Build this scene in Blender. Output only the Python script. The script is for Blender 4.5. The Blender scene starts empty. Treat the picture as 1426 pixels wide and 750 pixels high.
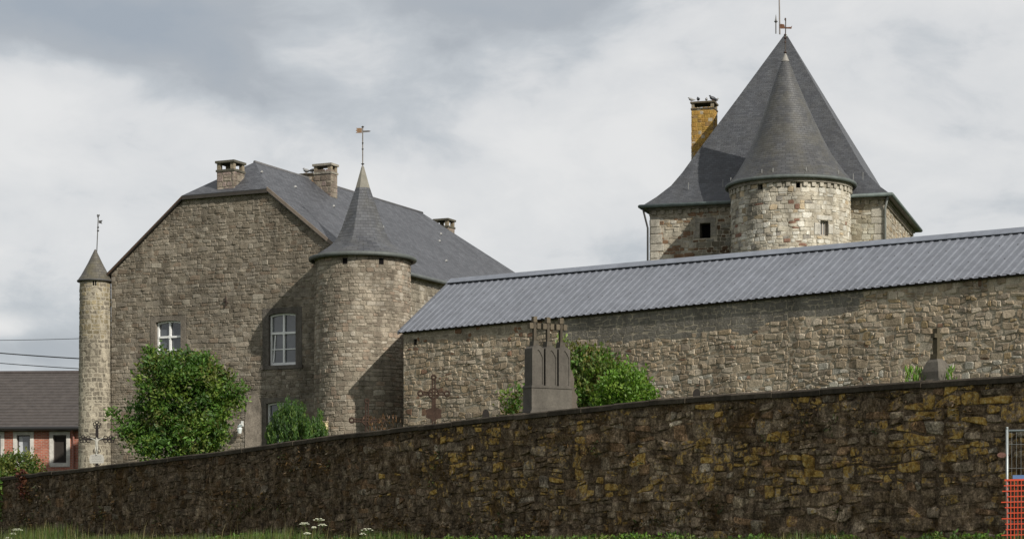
import bpy, math, random
from math import radians, sin, cos, pi, sqrt, atan2
from mathutils import Vector, noise as mn

# ------------------------------------------------------------------ camera
SC = bpy.context.scene
COL = SC.collection
F, CX, HY, EZ = 2900.0, 713.0, 750.0, 1.6        # focal length in px of a 1426 px wide picture, horizon row, eye height
cam_d = bpy.data.cameras.new("camera")
cam = bpy.data.objects.new("camera", cam_d)
COL.objects.link(cam)
cam.location = (0, 0, EZ)
cam.rotation_euler = (radians(90), 0, 0)
cam_d.sensor_width = 36
cam_d.lens = F / 1426 * 36
cam_d.shift_y = (HY - 375) / 1426
cam_d.clip_start, cam_d.clip_end = 0.5, 9000
SC.camera = cam

# ------------------------------------------------------------------ light
SUN_EL = radians(33)
sdir = Vector((-.64 * cos(SUN_EL), .768 * cos(SUN_EL), -sin(SUN_EL))).normalized()
sl = bpy.data.lights.new("sun", 'SUN')
sl.energy = 5.0
sl.angle = radians(.53)
sl.color = (1, .94, .845)
sun = bpy.data.objects.new("sun", sl)
COL.objects.link(sun)
sun.location = (30, -40, 60)
sun.rotation_euler = sdir.to_track_quat('-Z', 'Y').to_euler()

W = bpy.data.worlds.new("World")
SC.world = W
W.use_nodes = True
SC.view_settings.view_transform = 'Standard'
SC.view_settings.look = 'None'
SC.view_settings.gamma = 1
SC.view_settings.exposure = 0
SC.view_settings.use_curve_mapping = False


class NT:
    """small node-tree writer"""
    def __init__(s, tree):
        s.t = tree
        tree.nodes.clear()

    def n(s, typ, ins=None, **kw):
        nd = s.t.nodes.new(typ)
        for k, v in kw.items():
            setattr(nd, k, v)
        for k, v in (ins or {}).items():
            if isinstance(v, bpy.types.NodeSocket):
                s.t.links.new(v, nd.inputs[k])
            else:
                nd.inputs[k].default_value = v
        return nd

    def math(s, op, a, b=0.0, c=None, clamp=False):
        i = {0: a, 1: b}
        if c is not None:
            i[2] = c
        return s.n('ShaderNodeMath', i, operation=op, use_clamp=clamp).outputs[0]

    def mix(s, f, a, b, blend='MIX'):
        nd = s.n('ShaderNodeMix', data_type='RGBA', blend_type=blend)
        for k, v in ((0, f), (6, a), (7, b)):
            if isinstance(v, bpy.types.NodeSocket):
                s.t.links.new(v, nd.inputs[k])
            else:
                nd.inputs[k].default_value = v if k == 0 else (tuple(v) + (1,))[:4]
        return nd.outputs[2]

    def ramp(s, f, stops, interp='LINEAR'):
        nd = s.n('ShaderNodeValToRGB', {0: f})
        nd.color_ramp.interpolation = interp
        e = nd.color_ramp.elements
        while len(e) < len(stops):
            e.new(.5)
        for el, (p, c) in zip(e, stops):
            el.position = p
            el.color = (c, c, c, 1) if not hasattr(c, '__len__') else (tuple(c) + (1,))[:4]
        return nd.outputs[0]

    def noise(s, vec, scale, detail=4, rough=.55, dist=0):
        return s.n('ShaderNodeTexNoise', {'Vector': vec, 'Scale': scale, 'Detail': detail, 'Roughness': rough, 'Distortion': dist}).outputs[0]


def sky():
    t = NT(W.node_tree)
    d = t.n('ShaderNodeTexCoord').outputs['Generated']
    sx = t.n('ShaderNodeSeparateXYZ', {0: d})
    x, y, z = sx.outputs
    st = t.n('ShaderNodeMapping', {'Vector': d, 'Scale': (1, 1, 1.9)}).outputs[0]
    wn = t.n('ShaderNodeTexNoise', {'Vector': st, 'Scale': 6.0, 'Detail': 3.0})
    warp = t.n('ShaderNodeMixRGB', {0: .10, 1: st, 2: wn.outputs[1]}, blend_type='ADD').outputs[0]
    n1 = t.noise(warp, 7.5, 7, .56)
    n2 = t.noise(warp, 19.0, 7, .58)
    v = t.math('ADD', t.math('MULTIPLY', n1, .64), t.math('MULTIPLY', n2, .38))

    wv = t.n('ShaderNodeSeparateColor', {0: wn.outputs[1]})
    xw = t.math('ADD', x, t.math('MULTIPLY', t.math('SUBTRACT', wv.outputs[0], .5), .11))
    zw = t.math('ADD', z, t.math('MULTIPLY', t.math('SUBTRACT', wv.outputs[1], .5), .07))

    def bank(px, py, rx, ry, amt, rot=0):
        """one cloud bank: soft ellipse in sky direction space"""
        ux, uz = (px - CX) / F, (HY - py) / F
        dx = t.math('SUBTRACT', xw, ux)
        dz = t.math('SUBTRACT', zw, uz)
        c, s = cos(rot), sin(rot)
        a = t.math('ADD', t.math('MULTIPLY', dx, c), t.math('MULTIPLY', dz, s))
        b = t.math('SUBTRACT', t.math('MULTIPLY', dz, c), t.math('MULTIPLY', dx, s))
        a = t.math('DIVIDE', a, rx / F)
        b = t.math('DIVIDE', b, ry / F)
        q = t.math('ADD', t.math('MULTIPLY', a, a), t.math('MULTIPLY', b, b))
        g = t.math('POWER', 2.718, t.math('MULTIPLY', q, -1.0))
        return t.math('MULTIPLY', g, amt)
    for args in ((150, 55, 260, 75, -.30, -.15), (330, 130, 150, 60, -.16, -.3), (590, 25, 160, 60, -.15), (760, 60, 160, 60, -.08), (620, 185, 90, 40, -.06),
                 (1330, 140, 140, 70, -.09, -.3), (1350, 40, 160, 40, .05), (120, 200, 170, 40, .02), (470, 40, 70, 90, .10, .3),
                 (820, 260, 220, 70, .05), (60, 480, 130, 60, -.28), (30, 455, 60, 18, .30), (40, 330, 160, 70, .03)):
        v = t.math('ADD', v, bank(*args))
    cl = t.ramp(v, [(.08, (.37, .415, .47)), (.30, (.44, .47, .505)), (.41, (.55, .58, .61)), (.51, (.715, .725, .735)), (.64, (.80, .80, .797)), (.8, (.84, .837, .83))])
    # above the picture the overcast is a little darker and even
    hi = t.math('SMOOTH_MAX', 0.0, z, .01)
    hi = t.ramp(hi, [(.28, 1.0), (.6, .72)])
    cl = t.mix(1.0, cl, hi, 'MULTIPLY')
    ns = t.n('ShaderNodeTexSky', sky_type='NISHITA', sun_disc=False, sun_elevation=SUN_EL, sun_rotation=radians(140.2), air_density=1.0, dust_density=1.5)
    b1 = t.n('ShaderNodeBackground', {0: ns.outputs[0], 1: .09})
    b2 = t.n('ShaderNodeBackground', {0: cl, 1: 1.0})
    m = t.n('ShaderNodeMixShader', {0: .93, 1: b1.outputs[0], 2: b2.outputs[0]})
    o = t.n('ShaderNodeOutputWorld')
    t.t.links.new(m.outputs[0], o.inputs[0])


sky()

# ------------------------------------------------------------------ helpers
rnd = random.Random(7)


def at(px, py, Y):
    return Vector(((px - CX) / F * Y, Y, EZ + (HY - py) / F * Y))


def hgt(py, Y):
    return EZ + (HY - py) / F * Y


def tag(o, label=None, cat=None, group=None, kind=None):
    if label: o['label'] = label
    if cat: o['category'] = cat
    if group: o['group'] = group
    if kind: o['kind'] = kind
    return o


def empty(name, loc, label, cat, group=None, rz=0):
    o = bpy.data.objects.new(name, None)
    o.empty_display_size = .3
    COL.objects.link(o)
    o.location = loc
    o.rotation_euler = (0, 0, rz)
    return tag(o, label, cat, group)


def wloc(o):
    v = Vector((0, 0, 0))
    while o is not None:
        v = v + Vector(o.location)
        o = o.parent
    return v


class MB:
    def __init__(s):
        s.v, s.f, s.c, s.m, s.uv, s.sm = [], [], [], [], [], []
        s.smooth = False

    def poly(s, pts, col=(.2, .2, .2, 0), m=0, uv=None):
        b = len(s.v)
        s.v.extend(tuple(p) for p in pts)
        s.face(range(b, b + len(pts)), col, m, uv)

    def face(s, idx, col=(.2, .2, .2, 0), m=0, uv=None):
        idx = tuple(idx)
        s.f.append(idx)
        s.c.append(col if len(col) == 4 else tuple(col) + (0,))
        s.m.append(m)
        s.uv.append(uv)
        s.sm.append(s.smooth)

    def box(s, o, ax, ay, az, col=(.2, .2, .2, 0), m=0):
        """box from corner o with edge vectors ax ay az (right handed)"""
        o, ax, ay, az = Vector(o), Vector(ax), Vector(ay), Vector(az)
        b = len(s.v)
        for k in range(8):
            s.v.append(tuple(o + ax * (k & 1) + ay * (k >> 1 & 1) + az * (k >> 2 & 1)))
        for q in ((0, 2, 3, 1), (4, 5, 7, 6), (0, 1, 5, 4), (2, 6, 7, 3), (0, 4, 6, 2), (1, 3, 7, 5)):
            s.face([b + i for i in q], col, m)

    def cbox(s, c, sx, sy, sz, col=(.2, .2, .2, 0), m=0, taper=1.0):
        """axis-aligned box standing on c (bottom centre), top scaled by taper"""
        c = Vector(c)
        b = len(s.v)
        for z, k in ((0, 1), (sz, taper)):
            for x, y in ((-1, -1), (1, -1), (1, 1), (-1, 1)):
                s.v.append(tuple(c + Vector((x * sx / 2 * k, y * sy / 2 * k, z))))
        for q in ((3, 2, 1, 0), (4, 5, 6, 7), (0, 1, 5, 4), (1, 2, 6, 5), (2, 3, 7, 6), (3, 0, 4, 7)):
            s.face([b + i for i in q], col, m)

    def tube(s, pts, rad, n=8, col=(.2, .2, .2, 0), m=0, cap=True):
        pts = [Vector(p) for p in pts]
        if not hasattr(rad, '__len__'):
            rad = [rad] * len(pts)
        b = len(s.v)
        up = Vector((0, 0, 1))
        d0 = (pts[-1] - pts[0])
        if d0.length < 1e-6 or abs(d0.normalized().z) > .9:
            up = Vector((1, 0, 0))
        for i, p in enumerate(pts):
            d = (pts[min(i + 1, len(pts) - 1)] - pts[max(i - 1, 0)])
            if d.length < 1e-9:
                d = Vector((0, 0, 1))
            d.normalize()
            e1 = d.cross(up)
            if e1.length < 1e-4:
                e1 = d.cross(Vector((0, 1, 0)))
            e1.normalize()
            e2 = d.cross(e1)
            for k in range(n):
                a = 2 * pi * k / n
                s.v.append(tuple(p + (e1 * cos(a) + e2 * sin(a)) * rad[i]))
        for i in range(len(pts) - 1):
            for k in range(n):
                k2 = (k + 1) % n
                s.face((b + i * n + k, b + (i + 1) * n + k, b + (i + 1) * n + k2, b + i * n + k2), col, m)
        if cap:
            s.face([b + k for k in range(n)], col, m)
            e = b + (len(pts) - 1) * n
            s.face([e + n - 1 - k for k in range(n)], col, m)

    def lathe(s, prof, c, n=48, col=(.2, .2, .2, 0), m=0, usc=2.0, a0=0, shape=None, off=None):
        """prof: list of (r, z world); c: centre x,y ; shape(r,a,z)->r"""
        b = len(s.v)
        sl_ = [0]
        for i in range(1, len(prof)):
            sl_.append(sl_[-1] + math.hypot(prof[i][0] - prof[i - 1][0], prof[i][1] - prof[i - 1][1]))
        for i, (r, z) in enumerate(prof):
            ox, oy = off(z) if off else (0, 0)
            for k in range(n):
                a = a0 + 2 * pi * k / n
                rr = shape(r, a, z) if shape else r
                s.v.append((c[0] + ox + rr * cos(a), c[1] + oy + rr * sin(a), z))
        for i in range(len(prof) - 1):
            for k in range(n):
                k2 = (k + 1) % n
                u1, u2 = 2 * pi * k / n * usc, 2 * pi * (k + 1) / n * usc
                s.face((b + i * n + k, b + i * n + k2, b + (i + 1) * n + k2, b + (i + 1) * n + k), col, m,
                       [(u1, sl_[i]), (u2, sl_[i]), (u2, sl_[i + 1]), (u1, sl_[i + 1])])

    def prism(s, fn, outline, o0, o1, col=(.2, .2, .2, 0), m=0, back=True):
        """outline (u,v) counter-clockwise seen from the front, extruded from o0 to o1 (front)"""
        n = len(outline)
        b = len(s.v)
        for o in (o0, o1):
            for u, v in outline:
                s.v.append(tuple(fn(u, v, o)))
        s.face([b + n + i for i in range(n)], col, m)
        if back:
            s.face([b + n - 1 - i for i in range(n)], col, m)
        for i in range(n):
            j = (i + 1) % n
            s.face((b + i, b + j, b + n + j, b + n + i), col, m)

    def ring(s, fn, outer, inner, o0, o1, col=(.2, .2, .2, 0), m=0):
        n = len(outer)
        b = len(s.v)
        for o in (o0, o1):
            for lst in (outer, inner):
                for u, v in lst:
                    s.v.append(tuple(fn(u, v, o)))
        A, B, C_, D = b, b + n, b + 2 * n, b + 3 * n
        for i in range(n):
            j = (i + 1) % n
            s.face((C_ + i, C_ + j, D + j, D + i), col, m)
            s.face((A + i, A + j, C_ + j, C_ + i), col, m)
            s.face((B + j, B + i, D + i, D + j), col, m)
            s.face((A + j, A + i, B + i, B + j), col, m)

    def build(s, name, mats, parent=None, world=True, label=None):
        if not isinstance(mats, (list, tuple)):
            mats = [mats]
        off = wloc(parent) if (parent is not None and world) else Vector((0, 0, 0))
        me = bpy.data.meshes.new(name)
        if off.length:
            me.from_pydata([(x - off.x, y - off.y, z - off.z) for x, y, z in s.v], [], s.f)
        else:
            me.from_pydata(s.v, [], s.f)
        for mt in mats:
            me.materials.append(mt)
        me.polygons.foreach_set('material_index', s.m)
        me.polygons.foreach_set('use_smooth', s.sm)
        at_ = me.attributes.new('col', 'FLOAT_COLOR', 'FACE')
        at_.data.foreach_set('color', [x for c in s.c for x in c])
        if any(u is not None for u in s.uv):
            ul = me.uv_layers.new(name='UVMap')
            flat = []
            for f, u in zip(s.f, s.uv):
                if u is None:
                    flat.extend([0.0] * (2 * len(f)))
                else:
                    for q in u:
                        flat.extend(q)
            ul.data.foreach_set('uv', flat)
        me.update()
        o = bpy.data.objects.new(name, me)
        COL.objects.link(o)
        if parent is not None:
            o.parent = parent
        if label:
            o['label'] = label
        return o


# ------------------------------------------------------------------ materials
def mat(name, base=(.2, .2, .2), rough=.9, attr=True, spec=.3, metallic=0, var=.25, scale=6, bump=.0, bscale=25, fine=.15, extra=None, bdist=.02):
    m = bpy.data.materials.new(name)
    m.use_nodes = True
    t = NT(m.node_tree)
    pos = t.n('ShaderNodeTexCoord').outputs['Object']
    if attr:
        an = t.n('ShaderNodeAttribute', attribute_name='col')
        c = an.outputs['Color']
    else:
        an = None
        c = t.n('ShaderNodeRGB').outputs[0]
        c.default_value = tuple(base) + (1,)
    n1 = t.noise(pos, scale, 5, .6)
    f1 = t.ramp(n1, [(.25, 1 - var), (.75, 1 + var)])
    c = t.mix(1.0, c, f1, 'MULTIPLY')
    n2 = t.noise(pos, scale * 6, 4, .65)
    f2 = t.ramp(n2, [(.3, 1 - fine), (.7, 1 + fine)])
    c = t.mix(1.0, c, f2, 'MULTIPLY')
    nrm = None
    if extra:
        c, nrm = extra(t, c, an, pos)
    p = t.n('ShaderNodeBsdfPrincipled', {'Base Color': c, 'Roughness': rough, 'Specular IOR Level': spec, 'Metallic': metallic})
    if bump:
        h = t.noise(pos, bscale, 6, .65)
        bi = {'Strength': bump, 'Distance': bdist, 'Height': h}
        if nrm is not None:
            bi['Normal'] = nrm
        b = t.n('ShaderNodeBump', bi)
        nrm = b.outputs[0]
    if nrm is not None:
        t.t.links.new(nrm, p.inputs['Normal'])
    o = t.n('ShaderNodeOutputMaterial', {0: p.outputs[0]})
    return m


def weather(t, c, an, pos):
    """run-down grime in patches, and lichen where the alpha of 'col' asks for it"""
    mp = t.n('ShaderNodeMapping', {'Vector': pos, 'Scale': (1.2, 1.2, .35)}).outputs[0]
    g = t.ramp(t.noise(mp, 1.1, 6, .62), [(.36, .62), (.60, 1.06)])
    c = t.mix(1.0, c, g, 'MULTIPLY')
    return c, None


def lichen(t, c, an, pos):
    c, _ = weather(t, c, an, pos)
    a = an.outputs['Alpha']
    # crumbly mid-scale mottling
    mt = t.ramp(t.noise(pos, 5, 9, .78, .5), [(.33, .28), (.47, .85), (.56, 1.25), (.68, 2.5)])
    c = t.mix(1.0, c, mt, 'MULTIPLY')
    ft = t.ramp(t.noise(pos, 21, 5, .75), [(.34, .45), (.5, .95), (.66, 1.7)])
    c = t.mix(1.0, c, ft, 'MULTIPLY')
    # orange-yellow crusts: irregular islands, asked for by the stone's alpha
    n = t.math('ADD', t.math('MULTIPLY', t.noise(pos, 1.6, 8, .72, .5), .5), t.math('MULTIPLY', t.noise(pos, 10.0, 7, .80), .5))
    k = t.math('ADD', n, t.math('MULTIPLY', a, .17))
    k = t.ramp(k, [(.605, 0), (.632, .9), (.72, 1)])
    n2 = t.noise(pos, 13, 7, .75)
    lc = t.ramp(n2, [(.34, (.11, .066, .022)), (.44, (.28, .165, .042)), (.54, (.46, .305, .09)), (.67, (.50, .43, .26))])
    c = t.mix(k, c, lc)
    # pale grey crusts
    w = t.ramp(t.noise(pos, 6.0, 8, .8), [(.655, 0), (.71, .75)])
    c = t.mix(w, c, (.22, .195, .155))
    mo = t.ramp(t.noise(pos, 1.5, 9, .74), [(.50, 0), (.64, .8)])
    c = t.mix(mo, c, t.ramp(t.noise(pos, 15, 5, .7), [(.35, (.022, .014, .007)), (.65, (.10, .058, .020))]))
    return c, None


def slate(t, c, an, pos):
    uv = t.n('ShaderNodeTexCoord').outputs['UV']
    br = t.n('ShaderNodeTexBrick', {'Vector': uv, 'Color1': (.72, .72, .74, 1), 'Color2': (1.22, 1.21, 1.20, 1), 'Mortar': (.45, .45, .45, 1), 'Scale': 1.0,
                                    'Mortar Size': .010, 'Mortar Smooth': .3, 'Bias': 0.0, 'Brick Width': .24, 'Row Height': .125}, offset=.5)
    c = t.mix(1.0, c, br.outputs[0], 'MULTIPLY')
    st = t.n('ShaderNodeMapping', {'Vector': uv, 'Scale': (1.0, .16, 1)}).outputs[0]
    g = t.ramp(t.noise(st, 1.6, 5, .6), [(.3, .80), (.7, 1.18)])
    c = t.mix(1.0, c, g, 'MULTIPLY')
    sp = t.ramp(t.noise(pos, 10, 3, .7), [(.72, 0), (.77, .5)])
    c = t.mix(sp, c, (.17, .165, .14))
    a = an.outputs['Alpha']
    ml = t.math('MULTIPLY', t.ramp(t.noise(pos, 1.3, 7, .7), [(.42, 0), (.6, 1)]), a)
    c = t.mix(ml, c, (.12, .105, .055))
    # each row overlaps the one below: a ramp down the row
    sv = t.n('ShaderNodeSeparateXYZ', {0: uv})
    fr = t.math('FRACT', t.math('DIVIDE', sv.outputs[1], .125))
    h = t.math('ADD', t.math('MULTIPLY', fr, -1.0), t.math('MULTIPLY', br.outputs['Fac'], -.6))
    b = t.n('ShaderNodeBump', {'Strength': .5, 'Distance': .012, 'Height': h})
    return c, b.outputs[0]


def brick(t, c, an, pos):
    uv = t.n('ShaderNodeTexCoord').outputs['UV']
    br = t.n('ShaderNodeTexBrick', {'Vector': uv, 'Color1': (.32, .10, .062, 1), 'Color2': (.42, .155, .098, 1), 'Mortar': (.33, .28, .24, 1), 'Scale': 1.0,
                                    'Mortar Size': .009, 'Bias': -.1, 'Brick Width': .22, 'Row Height': .075}, offset=.5)
    c = t.mix(1.0, br.outputs[0], t.ramp(t.noise(pos, 2.0, 6, .6), [(.3, .75), (.7, 1.15)]), 'MULTIPLY')
    b = t.n('ShaderNodeBump', {'Strength': .4, 'Distance': .01, 'Height': br.outputs['Fac']}, invert=True)
    return c, b.outputs[0]


def streaks(t, c, an, pos):
    mp = t.n('ShaderNodeMapping', {'Vector': pos, 'Scale': (2.2, 2.2, .25)}).outputs[0]
    g = t.ramp(t.noise(mp, 1.5, 6, .65), [(.3, .80), (.7, 1.1)])
    return t.mix(1.0, c, g, 'MULTIPLY'), None


M = {}
M['stone'] = mat('rubble_stone', rough=.95, spec=.15, var=.24, scale=5, bump=1.0, bscale=18, fine=.36, extra=weather)
M['oldstone'] = mat('lichen_stone', rough=.97, spec=.08, var=.3, scale=5, bump=1.0, bscale=9, fine=.35, bdist=.06, extra=lichen)
M['slate'] = mat('roof_slate', rough=.52, spec=.5, var=.12, scale=1.4, fine=.08, extra=slate)
M['brick'] = mat('red_brick', rough=.9, spec=.15, extra=brick)
M['sheet'] = mat('painted_steel_sheet', rough=.5, spec=.4, var=.11, scale=.7, fine=.06, extra=streaks)
M['zinc'] = mat('weathered_zinc', rough=.6, spec=.4, var=.2, scale=4, fine=.1, extra=streaks)
M['grave'] = mat('grave_stone', rough=.85, spec=.2, var=.22, scale=4, bump=.3, bscale=40, fine=.15, extra=streaks)
M['concrete'] = mat('mossy_concrete', rough=.97, spec=.1, var=.35, scale=3, bump=.6, bscale=30, fine=.3, extra=weather)
M['paint'] = mat('paint', rough=.45, spec=.4, var=.05, scale=3, fine=.04)
M['wood'] = mat('weathered_wood', rough=.8, spec=.2, var=.2, scale=5, fine=.15)
M['rust'] = mat('rusty_iron', rough=.9, spec=.2, var=.4, scale=9, fine=.3, bump=.4, bscale=60)
M['plastic'] = mat('plastic_net', rough=.5, spec=.4, var=.06, scale=3, fine=.05)
M['galv'] = mat('galvanised_steel', rough=.45, spec=.5, var=.12, scale=8, fine=.08, metallic=.4)


def glass_mat():
    m = bpy.data.materials.new('window_glass')
    m.use_nodes = True
    t = NT(m.node_tree)
    pos = t.n('ShaderNodeTexCoord').outputs['Object']
    c = t.ramp(t.noise(pos, 1.3, 3, .5), [(.3, (.035, .04, .045)), (.7, (.10, .11, .12))])
    p = t.n('ShaderNodeBsdfPrincipled', {'Base Color': c, 'Roughness': .06, 'Specular IOR Level': .7, 'IOR': 1.6})
    t.n('ShaderNodeOutputMaterial', {0: p.outputs[0]})
    return m


M['glass'] = glass_mat()


def leaf_mat():
    m = bpy.data.materials.new('leaf')
    m.use_nodes = True
    t = NT(m.node_tree)
    an = t.n('ShaderNodeAttribute', attribute_name='col')
    p = t.n('ShaderNodeBsdfPrincipled', {'Base Color': an.outputs[0], 'Roughness': .5, 'Specular IOR Level': .35})
    tc = t.mix(1.0, an.outputs[0], (1.5, 1.7, .6), 'MULTIPLY')
    tr = t.n('ShaderNodeBsdfTranslucent', {0: tc})
    mx = t.n('ShaderNodeMixShader', {0: .28, 1: p.outputs[0], 2: tr.outputs[0]})
    t.n('ShaderNodeOutputMaterial', {0: mx.outputs[0]})
    return m


M['leaf'] = leaf_mat()


def ground_mat():
    m = bpy.data.materials.new('meadow')
    m.use_nodes = True
    t = NT(m.node_tree)
    pos = t.n('ShaderNodeTexCoord').outputs['Object']
    c = t.ramp(t.noise(pos, .8, 8, .7), [(.3, (.035, .05, .014)), (.5, (.06, .085, .02)), (.7, (.10, .095, .04))])
    h = t.noise(pos, 9, 6, .7)
    b = t.n('ShaderNodeBump', {'Strength': .8, 'Distance': .08, 'Height': h})
    p = t.n('ShaderNodeBsdfPrincipled', {'Base Color': c, 'Roughness': .95, 'Specular IOR Level': .1, 'Normal': b.outputs[0]})
    t.n('ShaderNodeOutputMaterial', {0: p.outputs[0]})
    return m


M['ground'] = ground_mat()

# ------------------------------------------------------------------ masonry
def clip_poly(pts, conv):
    """clip polygon against convex counter-clockwise polygon"""
    out = pts
    for i in range(len(conv)):
        a, b = conv[i], conv[(i + 1) % len(conv)]
        ex, ey = b[0] - a[0], b[1] - a[1]
        src, out = out, []
        if not src:
            return []
        for k in range(len(src)):
            p, q = src[k], src[(k + 1) % len(src)]
            dp = ex * (p[1] - a[1]) - ey * (p[0] - a[0])
            dq = ex * (q[1] - a[1]) - ey * (q[0] - a[0])
            if dp >= 0:
                out.append(p)
            if (dp >= 0) != (dq >= 0):
                s = dp / (dp - dq)
                out.append((p[0] + (q[0] - p[0]) * s, p[1] + (q[1] - p[1]) * s))
    return out


def one_stone(mb, fn, pts, proud, col, rg, bev=.02, tilt=.03):
    n = len(pts)
    cu = sum(p[0] for p in pts) / n
    cv = sum(p[1] for p in pts) / n
    ext = max(1e-3, min(max(abs(p[0] - cu) for p in pts), max(abs(p[1] - cv) for p in pts)))
    if ext < .012:
        return
    k = max(.45, 1 - bev / ext)
    tu, tv = rg.gauss(0, tilt), rg.gauss(0, tilt)
    b = len(mb.v)
    for u, v in pts:
        mb.v.append(tuple(fn(u, v, -.012)))
    for u, v in pts:
        uu, vv = cu + (u - cu) * (.3 + .7 * k), cv + (v - cv) * (.3 + .7 * k)
        mb.v.append(tuple(fn(uu, vv, proud * .72 + (uu - cu) * tu + (vv - cv) * tv)))
    for u, v in pts:
        uu, vv = cu + (u - cu) * k * .86, cv + (v - cv) * k * .86
        mb.v.append(tuple(fn(uu, vv, proud + (uu - cu) * tu + (vv - cv) * tv)))
    for r in (0, 1):
        for i in range(n):
            j = (i + 1) % n
            mb.face((b + r * n + i, b + r * n + j, b + (r + 1) * n + j, b + (r + 1) * n + i), col)
    mb.face([b + 2 * n + i for i in range(n)], col)


def masonry(mb, fn, u0, u1, v0, v1, colf, seed, hs=(.11, .21), asp=(1.1, 3.0), gap=.014, proud=(.004, .026), wav=.02, jit=.012, bev=.018,
            clip=None, holes=(), vtop=None, split=.15, tilt=.03):
    rg = random.Random(seed)
    rows = [v0]
    while rows[-1] < v1:
        rows.append(rows[-1] + rg.uniform(*hs))

    def bnd(k, u):
        return rows[k] + wav * 2 * mn.noise((u * .9, k * 3.7, seed * 1.3)) + wav * mn.noise((u * 3.1, k * 5.3, seed * .7))
    for k in range(len(rows) - 1):
        h = rows[k + 1] - rows[k]
        u = u0 - rg.uniform(0, .2)
        while u < u1:
            w = h * rg.uniform(*asp)
            if rg.random() < .07:
                w *= 1.5
            a, b = u, u + w
            u = b
            a, b = max(a, u0), min(b, u1)
            if b - a < .03:
                continue
            vs = [(0, 1)]
            if rg.random() < split and h > .13:
                q = rg.uniform(.4, .6)
                vs = [(0, q), (q, 1)]
            for q0, q1 in vs:
                la, lb = bnd(k, a), bnd(k, b)
                ta, tb = bnd(k + 1, a), bnd(k + 1, b)
                cells = [[(a, la + (ta - la) * q0), (b, lb + (tb - lb) * q0), (b, lb + (tb - lb) * q1), (a, la + (ta - la) * q1)]]
                for (h0, h1, g0, g1) in holes:
                    nc = []
                    for c in cells:
                        ua, ub = min(p[0] for p in c), max(p[0] for p in c)
                        va, vb = min(p[1] for p in c), max(p[1] for p in c)
                        if ub <= h0 or ua >= h1 or vb <= g0 or va >= g1:
                            nc.append(c)
                            continue
                        if ua < h0 - .05: nc.append([(ua, c[0][1]), (h0, c[1][1]), (h0, c[2][1]), (ua, c[3][1])])
                        elif ub > h1 + .05: nc.append([(h1, c[0][1]), (ub, c[1][1]), (ub, c[2][1]), (h1, c[3][1])])
                        elif va < g0 - .05: nc.append([(ua, va), (ub, va), (ub, g0), (ua, g0)])
                        elif vb > g1 + .05: nc.append([(ua, g1), (ub, g1), (ub, vb), (ua, vb)])
                    cells = nc
                for c in cells:
                    if vtop is not None:
                        tp = [vtop(p[0]) for p in c]
                        c = [(p[0], min(p[1], tt)) for p, tt in zip(c, tp)]
                        if c[3][1] - c[0][1] < .03 or c[2][1] - c[1][1] < .03:
                            continue
                    g = gap * rg.uniform(.5, 1.3) / 2
                    sg = ((1, 1), (-1, 1), (-1, -1), (1, -1))
                    pts = []
                    for i, p in enumerate(c):
                        pu = p[0] + sg[i][0] * g + rg.uniform(-jit, jit)
                        pv = p[1] + sg[i][1] * g + rg.uniform(-jit, jit)
                        pts.append((pu, pv))
                    # knock corners off
                    out = []
                    for i, p in enumerate(pts):
                        if rg.random() < .55:
                            pr, nx = pts[i - 1], pts[(i + 1) % 4]
                            f1, f2 = rg.uniform(.08, .3), rg.uniform(.08, .3)
                            out.append((p[0] + (pr[0] - p[0]) * f1, p[1] + (pr[1] - p[1]) * f1))
                            out.append((p[0] + (nx[0] - p[0]) * f2, p[1] + (nx[1] - p[1]) * f2))
                        else:
                            out.append(p)
                    if clip:
                        out = clip_poly(out, clip)
                        if len(out) < 3:
                            continue
                    cu = sum(p[0] for p in out) / len(out)
                    cv = sum(p[1] for p in out) / len(out)
                    cc = colf(cu, cv, rg)
                    if cc[3] < 0:
                        one_stone(mb, fn, out, rg.uniform(.004, .010), cc[:3] + (0,), rg, .004, .004)
                    else:
                        one_stone(mb, fn, out, rg.uniform(*proud), cc, rg, bev, tilt)


def backing(mb, fn, poly, holes, col, us=None):
    """flat mortar face cut round rectangular holes; poly convex"""
    ulist = sorted({min(p[0] for p in poly), max(p[0] for p in poly)} | {x for h in holes for x in h[:2]} | set(us or ()))
    vlist = sorted({min(p[1] for p in poly), max(p[1] for p in poly)} | {x for h in holes for x in h[2:]})
    for i in range(len(ulist) - 1):
        for j in range(len(vlist) - 1):
            a, b, c, d = ulist[i], ulist[i + 1], vlist[j], vlist[j + 1]
            mu, mv = (a + b) / 2, (c + d) / 2
            if any(h[0] < mu < h[1] and h[2] < mv < h[3] for h in holes):
                continue
            q = clip_poly([(a, c), (b, c), (b, d), (a, d)], poly)
            if len(q) >= 3:
                mb.poly([fn(u, v, 0) for u, v in q], col)


def palette(cols, wts, jit=.12, zone=None):
    tot = sum(wts)

    def f(u, v, rg):
        r = rg.random() * tot
        for c, w in zip(cols, wts):
            r -= w
            if r <= 0:
                break
        k = 1 + rg.uniform(-jit, jit)
        c = tuple(x * k for x in c) + (0,)
        return zone(u, v, rg, c) if zone else c
    return f


def planar(P, e, n):
    P, e, n = Vector(P), Vector(e), Vector(n)

    def fn(u, v, o):
        return (P.x + e.x * u + n.x * o, P.y + e.y * u + n.y * o, v)
    return fn


def cyl(c, r, batter=0, z0=0):
    """u = arc length, measured so that u grows to the viewer's right on the near side (u=0 faces -Y)"""
    def fn(u, v, o):
        a = -pi / 2 + u / r
        rr = r + o - batter * (v - z0)
        return (c[0] + rr * cos(a), c[1] + rr * sin(a), v)
    return fn


def arch(u0, u1, v0, v1, rise, n=8):
    """outline: rectangle with a segmental head, counter-clockwise from lower left"""
    pts = [(u0, v0), (u1, v0)]
    for i in range(n + 1):
        s = i / n
        pts.append((u1 + (u0 - u1) * s, v1 - rise + rise * 4 * s * (1 - s)))
    return pts


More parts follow.
